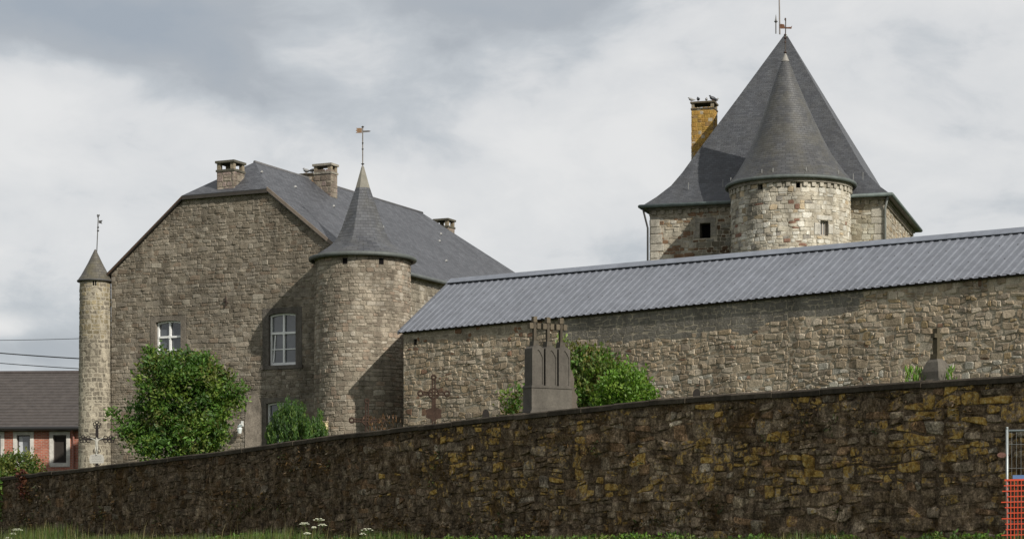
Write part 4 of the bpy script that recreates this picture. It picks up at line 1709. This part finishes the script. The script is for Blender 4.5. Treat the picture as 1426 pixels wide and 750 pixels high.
def build_conifer():
    rg = random.Random(221)
    Y = 57.8
    s = Y / F
    p = at(408, 600, Y)
    base = Vector((p.x, Y, gz_at((p.x, Y)) - .05))
    root = empty('yew_shrub', base, 'dark green upright conifer shrub hiding the low window of the gable', 'shrub')
    t = MB()
    limb(t, base, at(405, 570, Y), .06, .02, rg)
    limb(t, base, at(435, 590, Y), .04, .015, rg)
    t.build('stem', M['wood'], root)
    c = MB()
    cols = [(.038, .085, .018), (.05, .11, .02), (.03, .066, .015), (.085, .14, .026)]
    stems = [(377, 592, 4), (383, 576, 5), (391, 563, 5), (398, 553, 5), (405, 565, 6), (413, 569, 5), (421, 563, 5), (428, 582, 4), (437, 583, 5), (445, 573, 4), (450, 590, 3), (410, 560, 3)]
    for (sx, sy, sw) in stems:
        for k in range(64):
            q = rg.random() ** .8
            y = sy + (614 - sy) * q
            w_ = sw * (.25 + .9 * min(1, q * 2.2))
            p0 = at(sx + rg.gauss(0, .55) * w_, y + 9, Y + rg.gauss(0, .18) - .3 * sin(sx))
            base_c = rg.choice(cols)
            d = Vector((rg.uniform(-.22, .22), rg.uniform(-.22, .22), 1)).normalized()
            for n_ in range(13):
                dd = (d + rand_dir(rg) * .28).normalized()
                kk = rg.uniform(.7, 1.35)
                leaf(c, p0 + d * (n_ * .02) + rand_dir(rg) * .05, dd, rand_dir(rg), rg.uniform(.06, .11), .03, tuple(v * kk for v in base_c) + (0,))
    c.build('foliage', M['leaf'], root)


build_conifer()

# ------------------------------------------------------------------ graves
GRY = (.086, .078, .067, 0)


def cross_prism(mb, fn, cx_, z0, z1, arm, w, col, t0, t1, za=None):
    za = za if za is not None else z0 + (z1 - z0) * .66
    mb.prism(fn, [(cx_ - w / 2, z0), (cx_ + w / 2, z0), (cx_ + w / 2, z1), (cx_ - w / 2, z1)], t0, t1, col)
    for s in (-1, 1):
        q = [(cx_ + s * w / 2, za - w / 2), (cx_ + s * arm, za - w / 2), (cx_ + s * arm, za + w / 2), (cx_ + s * w / 2, za + w / 2)]
        if s < 0:
            q.reverse()
        mb.prism(fn, q, t0 + .002, t1 - .002, col)


def build_triple():
    Y = 48.6
    b = at(762.5, 570, Y)
    base = Vector((b.x, Y, EZ + 2.4))
    root = empty('triple_headstone', base, 'grey triple headstone with three crosses on top, in front of the green bushes', 'gravestone')
    a = radians(31)
    e, d = Vector((cos(a), sin(a), 0)), Vector((-sin(a), cos(a), 0))
    f_ = planar(base, e, -d)
    f = lambda u, v, o: f_(u * .92, v, o)
    z = base.z
    bs = MB()
    bs.prism(f, [(-.66, z), (.70, z), (.70, z + .55), (-.66, z + .55)], -.22, .23, GRY)
    bs.prism(f, [(-.62, z + .552), (.66, z + .552), (.60, z + .64), (-.60, z + .64)], -.20, .205, GRY)
    bs.prism(f, [(-.60, z + .642), (.60, z + .642), (.60, z + 1.10), (-.60, z + 1.10)], -.19, .195, (.098, .089, .076, 0))
    bs.prism(f, [(-.62, z + 1.102), (.62, z + 1.102), (.60, z + 1.16), (-.60, z + 1.16)], -.20, .215, GRY)
    # broken scroll buttress on the right
    bs.prism(f, [(.60, z + .642), (.86, z + .642), (.80, z + .80), (.84, z + .95), (.72, z + 1.10), (.74, z + 1.35), (.66, z + 1.55), (.60, z + 1.6)], -.12, .10, (.10, .085, .07, 0))
    bs.build('base', M['grave'], root)
    zb, zt = z + 1.162, z + 2.02
    for i, cx_ in enumerate((-.395, 0, .395)):
        s = MB()
        w = .172
        s.prism(f, [(cx_ - w, zb), (cx_ + w, zb), (cx_ + w, zt), (cx_ + .1, zt + .05), (cx_, zt + .09), (cx_ - .1, zt + .05), (cx_ - w, zt)], -.17, .15, GRY)
        n = 8
        pts = [(cx_ - .135, zb + .02), (cx_ + .135, zb + .02)]
        out = [(cx_ - w, zb + .001), (cx_ + w, zb + .001)]
        for k in range(n + 1):
            q = k / n
            x = .135 * (1 - 2 * q)
            pts.append((cx_ + x, zt - .20 + .17 * (1 - abs(1 - 2 * q) ** 1.5)))
            out.append((cx_ + w * (1 - 2 * q), zt + .07 * (1 - abs(1 - 2 * q)) + .0))
        s.ring(f, out, pts, .149, .168, GRY)
        sl_ = s.build('headstone_slab', M['grave'], root)
        c = MB()
        zc = zt + .08
        dk = (.085, .075, .06, 0)
        c.prism(f, [(cx_ - .09, zc - .06), (cx_ + .09, zc - .06), (cx_ + .07, zc + .10), (cx_ - .07, zc + .10)], -.09, .09, dk)
        cross_prism(c, f, cx_, zc + .10, zc + .60, .12, .07, (.075, .063, .047, 0), -.04, .04, zc + .45)
        for x, y in ((-.11, .45), (.11, .45), (0, .60)):
            c.prism(f, [(cx_ + x - .052, zc + y - .065), (cx_ + x + .052, zc + y - .065), (cx_ + x + .052, zc + y + .065), (cx_ + x - .052, zc + y + .065)], -.05, .052, (.115, .095, .068, 0))
        c.build('cross', M['grave'], sl_)


def build_stone_cross():
    Y = 39.2
    b = at(1304, 530, Y)
    base = Vector((b.x, Y, EZ + 2.42))
    root = empty('stone_cross', base, 'weathered stone cross on a flared pedestal at the right, alone before the barn wall', 'gravestone')
    a = radians(41)
    e, d = Vector((cos(a), sin(a), 0)), Vector((-sin(a), cos(a), 0))
    f = planar(base, e, -d)
    z = base.z
    p = MB()
    levels = [(.44, 0), (.44, .55), (.42, .58), (.40, .72), (.27, .90), (.15, .97)]
    for (w0, h0), (w1, h1) in zip(levels, levels[1:]):
        q0 = [Vector(f(x * w0 / 2, z + h0, y * w0 / 2)) for x, y in ((-1, 1), (1, 1), (1, -1), (-1, -1))]
        q1 = [Vector(f(x * w1 / 2, z + h1, y * w1 / 2)) for x, y in ((-1, 1), (1, 1), (1, -1), (-1, -1))]
        for i in range(4):
            j = (i + 1) % 4
            p.poly([q0[i], q0[j], q1[j], q1[i]], (.105, .095, .08, 0))
    p.poly(q1, (.14, .125, .105, 0))
    p.build('pedestal', M['grave'], root)
    c = MB()
    cc = (.075, .063, .04, 0)
    c.prism(f, [(-.09, z + .965), (.09, z + .965), (.075, z + 1.06), (-.075, z + 1.06)], -.08, .08, cc)
    cross_prism(c, f, 0, z + 1.06, z + 1.54, .115, .08, cc, -.05, .05, z + 1.40)
    c.build('cross', M['grave'], root)


def iron_cross(root, base, zc, top, arm, heart=True, rz=0.0, zfoot=None):
    """openwork wrought-iron cross centred at height zc (above base)"""
    e, d = Vector((cos(rz), sin(rz), 0)), Vector((-sin(rz), cos(rz), 0))
    f = planar(base, e, -d)
    z = base.z
    R = (.042, .026, .019, 0)
    m = MB()
    for o in (-.035, .035):
        m.tube([f(o, z + (zfoot or .1), 0), f(o, z + top - .06, 0)], .021, 6, R)
        m.tube([f(-arm + .05, z + zc + o, 0), f(arm - .05, z + zc + o, 0)], .021, 6, R)
    for x, y, r in ((0, zc, .125), (-arm, zc, .06), (arm, zc, .06), (0, top, .05)):
        pts = [f(x + r * cos(2 * pi * k / 16), z + y + r * sin(2 * pi * k / 16), 0) for k in range(17)]
        m.tube(pts, .026, 6, R, cap=False)
    for k in range(8):
        a = 2 * pi * k / 8 + pi / 8
        m.tube([f(.03 * cos(a), z + zc + .03 * sin(a), 0), f(.115 * cos(a), z + zc + .115 * sin(a), 0)], .010, 5, R)
    for k in range(1, 4):
        x = .125 + (arm - .18) * k / 4
        for s in (-1, 1):
            m.tube([f(s * x - .02, z + zc - .035, 0), f(s * x + .02, z + zc + .035, 0)], .009, 5, R)
        y = zc + .13 + (top - zc - .18) * k / 4
        m.tube([f(-.035, z + y - .02, 0), f(.035, z + y + .02, 0)], .009, 5, R)
    m.build('ironwork', M['rust'], root)
    if heart:
        h = MB()
        pts = []
        for k in range(24):
            a = 2 * pi * k / 24
            rr = .20 + .025 * cos(6 * a)
            x, y = rr * 1.0 * sin(a), rr * .85 * -cos(a)
            pts.append((x, z + zc - .50 + y))
        h.prism(f, pts, -.02, .02, R)
        h.prism(f, [(-.05, z + zc - .36), (.05, z + zc - .36), (.045, z + zc - .1), (-.045, z + zc - .1)], -.015, .015, R)
        h.build('base_plate', M['rust'], root)


def build_iron_crosses():
    Y = 51.6
    b = at(604, 580, Y)
    base = Vector((b.x, Y, EZ + 2.45))
    r = empty('iron_cross', base, 'tall rusty openwork iron cross with a rounded base plate before the barn corner', 'grave cross')
    iron_cross(r, base, EZ + (750 - 547.5) / F * Y - base.z, EZ + (750 - 525) / F * Y - base.z, .33, True, radians(8))
    Y = 54.6
    b = at(511, 588, Y)
    base = Vector((b.x, Y, EZ + 2.2))
    r = empty('iron_cross', base, 'low rusty iron cross at the foot of the round tower, mostly sunk behind the coping', 'grave cross')
    iron_cross(r, base, EZ + (750 - 585) / F * Y - base.z, EZ + (750 - 558) / F * Y - base.z, .40, False, radians(10), .1)
    # ornate crucifix
    Y = 67.2
    b = at(135, 640, Y)
    base = Vector((b.x, Y, EZ + 1.9))
    r = empty('crucifix', base, 'dark ornate iron crucifix with a white figure, in front of the slim corner turret', 'grave cross')
    f = planar(base, Vector((1, 0, 0)), Vector((0, -1, 0)))
    z = base.z
    zc = EZ + (750 - 611) / F * Y - z
    zt = EZ + (750 - 591) / F * Y - z
    m = MB()
    R = (.022, .019, .018, 0)
    m.prism(f, [(-.045, z + .3), (.045, z + .3), (.045, z + zt), (-.045, z + zt)], -.02, .02, R)
    m.prism(f, [(-.45, z + zc - .035), (.45, z + zc - .035), (.45, z + zc + .035), (-.45, z + zc + .035)], -.018, .018, R)
    rg = random.Random(5)
    for (x, y) in ((-.45, zc), (.45, zc), (0, zt)):
        for k in range(5):
            a = 2 * pi * k / 5 + (pi / 2)
            X, Yy = x + .075 * cos(a), y + .075 * sin(a)
            m.tube([f(X + .05 * cos(2 * pi * j / 8), z + Yy + .05 * sin(2 * pi * j / 8), 0) for j in range(9)], .017, 5, R, cap=False)
    for x in (-.28, .28):
        for s in (-1, 1):
            m.tube([f(x + .06 * cos(2 * pi * j / 8), z + zc + s * .06 + .05 * sin(2 * pi * j / 8), 0) for j in range(9)], .015, 5, R, cap=False)
    for y in (.55, .75, .95):
        for s in (-1, 1):
            m.tube([f(s * .07 + .04 * cos(2 * pi * j / 8), z + y + .07 * sin(2 * pi * j / 8), 0) for j in range(9)], .013, 5, R, cap=False)
    m.build('ironwork', M['rust'], r)
    # figure: one skinned body
    me = bpy.data.meshes.new('figure')
    J = [(0, 0, .0), (0, 0, .10), (0, 0, .19), (0, -.01, .235), (0, -.02, .285), (-.055, 0, .195), (-.15, .0, .235), (-.24, .01, .265), (.055, 0, .195), (.15, 0, .235), (.24, .01, .265),
         (-.03, 0, -.02), (-.035, -.03, -.14), (-.01, 0, -.27), (.03, 0, -.02), (.035, -.03, -.14), (.01, 0, -.27), (-.005, -.03, -.31), (.012, -.03, -.31)]
    E = [(0, 1), (1, 2), (2, 3), (3, 4), (2, 5), (5, 6), (6, 7), (2, 8), (8, 9), (9, 10), (0, 11), (11, 12), (12, 13), (0, 14), (14, 15), (15, 16), (13, 17), (16, 18)]
    Rr = [.045, .05, .05, .02, .035, .026, .02, .014, .026, .02, .014, .032, .024, .016, .032, .024, .016, .012, .012]
    oz = zc - .245
    me.from_pydata([(x * .86, y - .055, q * .95 + oz + .03) for x, y, q in J], E, [])
    o = bpy.data.objects.new('figure', me)
    COL.objects.link(o)
    o.parent = r
    o['label'] = 'white crucified figure with arms spread'
    md = o.modifiers.new('skin', 'SKIN')
    sv = me.skin_vertices[0].data
    for i, rr in enumerate(Rr):
        sv[i].radius = (rr * 1.0, rr * 1.0)
    sv[0].use_root = True
    sb = o.modifiers.new('sub', 'SUBSURF')
    sb.levels = sb.render_levels = 1
    pm = mat('white_paint', base=(.36, .35, .31), attr=False, rough=.6, var=.1, fine=.1)
    me.materials.append(pm)
    pl = MB()
    zs = EZ + (750 - 638.5) / F * Y - z
    pl.prism(f, [(-.22, z + zs - .14), (.22, z + zs - .14), (.24, z + zs), (.20, z + zs + .13), (.06, z + zs + .16), (-.06, z + zs + .16), (-.2, z + zs + .13), (-.24, z + zs)], .022, .05, (.36, .35, .32, 0))
    for k in range(4):
        y = z + zs + .085 - k * .055
        x0 = -.16 + .02 * (k % 2)
        for j in range(6):
            pl.prism(f, [(x0 + j * .053, y), (x0 + j * .053 + .036, y), (x0 + j * .053 + .036, y + .02), (x0 + j * .053, y + .02)], .049, .052, (.2, .2, .19, 0))
    pl.build('name_plate', M['paint'], r)
    # two small dark stone tips peeping over the coping
    for px, py, Y, w, lab in ((970, 541, 43.2, .075, 'small dark rounded gravestone tip over the coping, right of the bushes'), (676.5, 571, 48.9, .08, 'small dark pointed gravestone tip left of the triple headstone'), (1319.5, 508, 40.2, .065, 'small dark gravestone close behind the flared pedestal of the stone cross')):
        b = at(px, py, Y)
        m = MB()
        pts = [(-w, -1.2), (w, -1.2)] + [(w * cos(pi * k / 8), -.1 + (.1 if px > 900 else .13) * sin(pi * k / 8)) for k in range(9)]
        ff = lambda u, v, o: (u, -o + .08 * u, v)
        m.prism(ff, pts, -.05, .05, (.02, .017, .015, 0))
        o = m.build('gravestone', M['grave'])
        o.location = b
        tag(o, lab, 'gravestone')


build_triple()
build_stone_cross()
build_iron_crosses()

# ------------------------------------------------------------------ site fence and orange net
def build_fence():
    Y = 35.0
    b = at(1402.5, 750, Y)
    base = Vector((b.x, Y, EZ - .16))
    root = empty('site_fence', base, 'galvanised steel mesh site fence panel at the right edge', 'fence')
    a = radians(-10)
    f = planar(base, Vector((cos(a), sin(a), 0)), Vector((sin(a), -cos(a), 0)))
    z = base.z
    H, Lw = 2.03, 3.4
    G = (.33, .36, .36, 0)
    m = MB()
    m.smooth = True
    for u in (0, Lw):
        m.tube([f(u, z, 0), f(u, z + H - .02, 0)], .022, 10, G)
        m.tube([f(u, z + H - .02, 0), f(u, z + H + .012, 0)], [.025, .018], 10, G)
    for v in (.14, H - .05):
        m.tube([f(0, z + v, 0), f(Lw, z + v, 0)], .018, 8, G)
    m.build('frame', M['galv'], root)
    w = MB()
    n = int(Lw / .075)
    for i in range(1, n):
        u = Lw * i / n
        w.tube([f(u, z + .14, .004), f(u, z + H - .05, .004)], .0028, 4, (.30, .31, .30, 0), cap=False)
    for v in (.45, .80, 1.35, 1.75):
        w.tube([f(0, z + v, .010), f(Lw, z + v, .010)], .003, 4, (.30, .31, .30, 0), cap=False)
    w.build('wire_mesh', M['galv'], root)
    s = MB()
    s.prism(f, [(.09, z + 1.17), (Lw - .1, z + 1.17), (Lw - .1, z + 1.235), (.09, z + 1.235)], .014, .026, (.10, .17, .33, 0))
    s.build('blue_strip', M['paint'], root)
    c = MB()
    zc = EZ + (750 - 633) / F * Y
    c.prism(f, [(-.02 + -.07 + .075 * cos(2 * pi * k / 14), zc + .045 * sin(2 * pi * k / 14)) for k in range(14)], -.02, .03, (.14, .075, .06, 0))
    c.tube([f(-.03, zc, 0), f(.035, zc, .01)], .012, 6, (.14, .08, .06, 0))
    c.build('coupler', M['rust'], root)
    for u in (0, Lw):
        ft = MB()
        ft.prism(f, [(u - .34, z - .05), (u + .34, z - .05), (u + .32, z + .1), (u - .32, z + .1)], -.11, .11, (.2, .2, .19, 0))
        ft.build('foot_block', M['concrete'], root)
    # net
    nt = MB()
    rg = random.Random(9)
    OR = (.50, .06, .022, 0)

    def wv(u, v):
        return .03 + .018 * mn.noise((u * 1.6, v * 1.3, 2)) + (.02 if v < .4 else 0)

    def lift(u):
        return .012 * sin(u * 5) + .015 * mn.noise((u * 2, 0, 7))
    top, bot, pu, pv = 1.15, .06, .058, .092
    rows = int((top - bot) / pv)
    cols = int(Lw / pu)
    edge = [rg.uniform(-.10, .02) for _ in range(rows + 1)]
    for r in range(rows + 1):
        v = top - r * pv
        th = .030 if r == 0 else .018
        u = edge[r]
        while u < Lw:
            u2 = min(u + .11, Lw)
            q = []
            for uu, vv in ((u, v - th / 2), (u2, v - th / 2), (u2, v + th / 2), (u, v + th / 2)):
                q.append((uu, vv + lift(uu)))
            o = (wv(u, v) + wv(u2, v)) / 2
            nt.prism(lambda U, V, O: f(U, z + V, O + wv(U, V)), q, 0, .003, OR)
            u = u2
    for k in range(cols + 1):
        u = .0 + k * pu
        v = bot
        while v < top - .01:
            v2 = min(v + .13, top)
            q = [(u - .006, v + lift(u)), (u + .006, v + lift(u)), (u + .006, v2 + lift(u)), (u - .006, v2 + lift(u))]
            nt.prism(lambda U, V, O: f(U, z + V, O + wv(U, V)), q, -.002, .002, OR)
            v = v2
    o = nt.build('safety_net', M['plastic'])
    tag(o, 'orange plastic safety net hung on the lower half of the site fence', 'safety net')


build_fence()

# ------------------------------------------------------------------ wires
def build_wires():
    for (y0, y1, lab, r) in ((472, 471, 'topmost and thinnest overhead wire left of the turret', .012), (490, 499, 'middle overhead wire, thick and black, left of the turret', .024), (504, 513, 'lowest overhead wire, just above the brick house roof', .017)):
        a, b = at(-160, y0 - (y1 - y0) * 1.48 - 2, 92), at(112, y1, 83.5)
        m = MB()
        pts = []
        for k in range(17):
            s = k / 16
            p = a.lerp(b, s)
            p.z -= .07 * 4 * s * (1 - s)
            pts.append(p)
        m.tube(pts, r, 5, (.03, .032, .036, 0))
        o = m.build('overhead_wire', M['paint'])
        tag(o, lab, 'wire', 'overhead wires left of the turret')


build_wires()

# ------------------------------------------------------------------ birds
def bird(loc, rz, lab, col, k=1.0, group='pigeons on the chimneys'):
    m = MB()
    m.smooth = True
    pts = [(-.19, 0, .11), (-.12, 0, .115), (-.06, 0, .125), (.02, 0, .14), (.08, 0, .165), (.105, 0, .20), (.12, 0, .225), (.145, 0, .222), (.175, 0, .212)]
    m.tube([Vector(p) * k for p in pts], [r * k for r in (.018, .032, .06, .075, .062, .036, .036, .024, .005)], 10, col)
    for y in (-.025, .025):
        m.tube([Vector((.01, y, .09)) * k, Vector((.015, y, 0)) * k], .007 * k, 5, (.25, .09, .07, 0))
    o = m.build('pigeon', M['paint'])
    o.location = loc
    o.rotation_euler = (0, 0, rz)
    tag(o, lab, 'bird', group)


def build_birds():
    Yc = 109.6
    dk, lt = (.06, .065, .075, 0), (.26, .26, .26, 0)
    zt = EZ + 23.02 + .0
    cxy = Vector(((981 - CX) / F * 109.6, 109.6, 0)) - KG * .6
    P = lambda u, w: cxy + KG * u + KD * w + Vector((0, 0, zt))
    bird(P(-.12, .1), radians(170), 'pale pigeon at the left corner of the orange lichened chimney', lt, 1.1)
    bird(P(.24, .15), radians(100), 'dark pigeon second from the left on the orange lichened chimney', dk, 1.2)
    bird(P(.66, .2), radians(80), 'small pale pigeon in the middle of the orange lichened chimney', lt, 1.0)
    bird(P(.98, .35), radians(200), 'large dark pigeon standing upright right of the middle on the orange chimney', dk, 1.4)
    bird(P(1.08, .62), radians(30), 'pale pigeon at the right rear corner of the orange lichened chimney', lt, 1.1)
    z = EZ + 14.96
    bird(Vector(hp(5.15, 6.3, z)), radians(150), 'pale pigeon on the low left step of the middle manor chimney', lt, 1.1)
    bird(Vector(hp(5.42, 6.3, z)), radians(30), 'grey pigeon close against the vented crown of the middle manor chimney', (.2, .2, .2, 0), 1.0)


build_birds()

# ------------------------------------------------------------------ grass, wall plants, flowers
def build_grass():
    rg = random.Random(301)
    g = MB()
    cols = [(.06, .10, .02), (.085, .125, .028), (.045, .08, .018), (.14, .13, .05), (.10, .14, .03)]

    def blade(p, h, w, lean, col):
        a = rg.uniform(0, 2 * pi)
        s = Vector((cos(a), sin(a), 0)) * w / 2
        l = Vector((cos(a + 1.3), sin(a + 1.3), 0)) * lean
        b = len(g.v)
        m = p + Vector((0, 0, h * .55)) + l * .35
        t = p + Vector((0, 0, h)) + l
        g.v.extend((tuple(p - s), tuple(p + s), tuple(m + s * .7), tuple(m - s * .7), tuple(t)))
        g.face((b, b + 1, b + 2, b + 3), col)
        g.face((b + 3, b + 2, b + 4), col)
    for _ in range(15000):
        u = rg.uniform(-6, 48)
        w = -abs(rg.gauss(0, 1)) * 1.2 - .05
        den = .5 + mn.noise((u * .35, w * .5, 5)) * 1.1 + (.25 if 26 < u < 40 else 0)
        if rg.random() > den:
            continue
        p = A0 + AD * u + AN * w
        p.z = ground_z(u, w) - .02
        tall = max(.2, .6 + mn.noise((u * .3, 9, 1)) * 1.8 + (.45 if u > 20 else -.1))
        c = rg.choice(cols)
        k = rg.uniform(.7, 1.25)
        for _ in range(2):
            q = p + Vector((rg.uniform(-.06, .06), rg.uniform(-.06, .06), 0))
            blade(q, rg.uniform(.10, .30) * tall, rg.uniform(.008, .016), rg.uniform(.02, .12), tuple(x * k for x in c) + (0,))
    # a few long dry stalks
    for _ in range(70):
        u = rg.uniform(18, 44)
        w = -rg.uniform(.1, 1.2)
        p = A0 + AD * u + AN * w
        p.z = ground_z(u, w) - .02
        blade(p, rg.uniform(.4, .8), .012, rg.uniform(.05, .3), (.22, .19, .09, 0))
    o = g.build('grass', M['leaf'])
    tag(o, 'rough green grass along the foot of the dark wall', 'grass', kind='stuff')
    # low broad weeds
    wd = MB()
    for _ in range(420):
        u = rg.uniform(-4, 26)
        w = -abs(rg.gauss(0, .45)) - .05
        if mn.noise((u * .5, 11, 3)) < -.05:
            continue
        p = A0 + AD * u + AN * w
        p.z = ground_z(u, w)
        c = rg.choice(GREEN + LIME[:2])
        for _ in range(16):
            d = (rand_dir(rg) + Vector((0, 0, .7))).normalized()
            k = rg.uniform(.7, 1.2)
            leaf(wd, p + rand_dir(rg) * .09, d, rand_dir(rg), rg.uniform(.05, .11), .04, tuple(x * k for x in c) + (0,))
    o = wd.build('weeds', M['leaf'])
    tag(o, 'low leafy weeds at the foot of the lichened wall', 'weeds', kind='stuff')
    # dead ferns, moss tufts and small plants growing out of the wall face
    t = MB()
    brown = [(.075, .045, .016), (.055, .032, .014), (.10, .058, .018), (.045, .034, .016)]
    grn = [(.05, .065, .018), (.04, .055, .016)]
    for _ in range(2600):
        u = rg.uniform(-4, 45)
        top = wall_top(u)
        v = rg.uniform(EZ, top - .25)
        n = mn.noise((u * .33, v * .9, 8)) + mn.noise((u * 1.1, v * 2, 2)) * .5 + (.12 if 15 < u < 26 and v < EZ + 1.4 else -.12)
        if n < .12:
            continue
        p = A0 + AD * u - AN * .02
        p.z = v
        c = rg.choice(brown if rg.random() < .88 else grn)
        for _ in range(9):
            d = (-AN * .5 + rand_dir(rg) + Vector((0, 0, -.35))).normalized()
            k = rg.uniform(.6, 1.3)
            leaf(t, p + rand_dir(rg) * .07, d, rand_dir(rg), rg.uniform(.06, .15), .03, tuple(x * k for x in c) + (0,))
    o = t.build('wall_ferns', M['leaf'])
    tag(o, 'brown dead ferns and moss tufts clinging to the dark wall', 'wall plants', kind='stuff')


def tuft(name, lab, px, py, Y, w, h, n, cols, seed, cat='plant', L=.14):
    rg = random.Random(seed)
    b = at(px, py, Y)
    m = MB()
    for _ in range(n):
        p = Vector((rg.gauss(0, w * .4), rg.gauss(0, .12), rg.uniform(-.35, h * .4)))
        d = Vector((rg.uniform(-.5, .5), rg.uniform(-.4, .4), 1)).normalized()
        c = rg.choice(cols)
        k = rg.uniform(.7, 1.3)
        leaf(m, p, d, rand_dir(rg), L * rg.uniform(.7, 1.3), L * .25, tuple(x * k for x in c) + (0,))
    o = m.build(name, M['leaf'])
    o.location = b
    tag(o, lab, cat)


def creeper(name, lab, px0, px1, y0, y1, n, cols, seed, hang=.3):
    rg = random.Random(seed)
    m = MB()
    pc = (px0 + px1) / 2
    Yc = wall_Y(pc)
    origin = at(pc, (y0 + y1) / 2, Yc - .3)
    for _ in range(n):
        px, py = rg.triangular(px0, px1), rg.uniform(y0, y1)
        Y = wall_Y(px) - rg.uniform(.06, .22)
        p = at(px, py, Y) - origin
        d = (-AN * .8 + rand_dir(rg) + Vector((0, 0, -hang))).normalized()
        c = rg.choice(cols)
        k = rg.uniform(.6, 1.3)
        leaf(m, p, d, rand_dir(rg), rg.uniform(.08, .18), .09, tuple(x * k for x in c) + (0,))
    o = m.build(name, M['leaf'])
    o.location = origin
    tag(o, lab, 'climbing plant')


def umbel(px, py, Y, heads, lab, seed):
    rg = random.Random(seed)
    b = at(px, 752, Y)
    root = empty('cow_parsley', (b.x, Y, gz_at((b.x, Y)) - .02), lab, 'wild flower', 'white umbel flowers by the wall')
    st = MB()
    base = Vector(root.location)
    for (hx, hy, r) in heads:
        fl = MB()
        t = at(hx, hy, Y + rg.uniform(-.1, .1))
        st.tube([base, base.lerp(t, .6) + Vector((rg.uniform(-.03, .03), 0, 0)), t - Vector((0, 0, .05))], [.008, .006, .004], 5, (.07, .11, .03, 0))
        for k in range(12):
            a = 2 * pi * k / 12 + rg.uniform(-.2, .2)
            rr = r * (1 if k % 2 else .55)
            q = t + Vector((rr * cos(a), rr * sin(a), .02 - .25 * rr + (0 if k % 2 else .015)))
            st.tube([t - Vector((0, 0, .05)), q], .0025, 4, (.09, .13, .04, 0), cap=False)
            for _ in range(7):
                c = q + Vector((rg.uniform(-.02, .02), rg.uniform(-.02, .02), rg.uniform(0, .012)))
                fl.cbox(c, .016, .016, .008, (.66, .66, .58, 0), taper=.7)
        fl.build('flower_head', M['leaf'], root)
    for _ in range(22):
        p = base + Vector((rg.uniform(-.15, .15), rg.uniform(-.1, .1), rg.uniform(.02, .3)))
        leaf(st, p, (rand_dir(rg) + Vector((0, 0, .5))).normalized(), rand_dir(rg), .12, .05, (.06, .10, .025, 0))
    st.build('stem', M['leaf'], root)


build_grass()
tuft('grass_tuft', 'light green tuft on the coping just left of the stone cross', 1275, 522, 39.3, .26, .18, 130, LIME, 311)
tuft('grass_tuft', 'tiny light green tuft just right of the stone cross pedestal', 1323, 520, 38.9, .10, .12, 50, LIME, 312)
tuft('dock_plant', 'rusty brown dried plants beside the low iron cross at the tower foot', 533, 588, 53.6, .55, .35, 130, [(.11, .055, .025), (.15, .075, .025), (.07, .045, .025)], 313, L=.12)
creeper('red_creeper', 'rusty red creeper hanging over the coping at the far left', 22, 42, 653, 694, 110, [(.085, .024, .016), (.07, .022, .014), (.10, .04, .022)], 321)
creeper('green_creeper', 'green creeper hanging down the wall at the left edge', -22, 8, 655, 725, 330, GREEN + [(.12, .15, .04)], 322)
umbel(440, 745, 50.0, [(424, 729, .11), (444, 723, .13), (449, 731, .10), (437, 735, .05), (428, 743, .07)], 'white umbel flower with five heads before the dark wall', 331)
umbel(513, 748, 49.0, [(511, 737, .14), (505, 744, .06)], 'white umbel flower standing right of the five headed one', 332)
umbel(22, 748, 62.0, [(24, 737, .14), (18, 743, .10), (12, 749, .09)], 'white umbel flower at the left edge of the wall', 333)
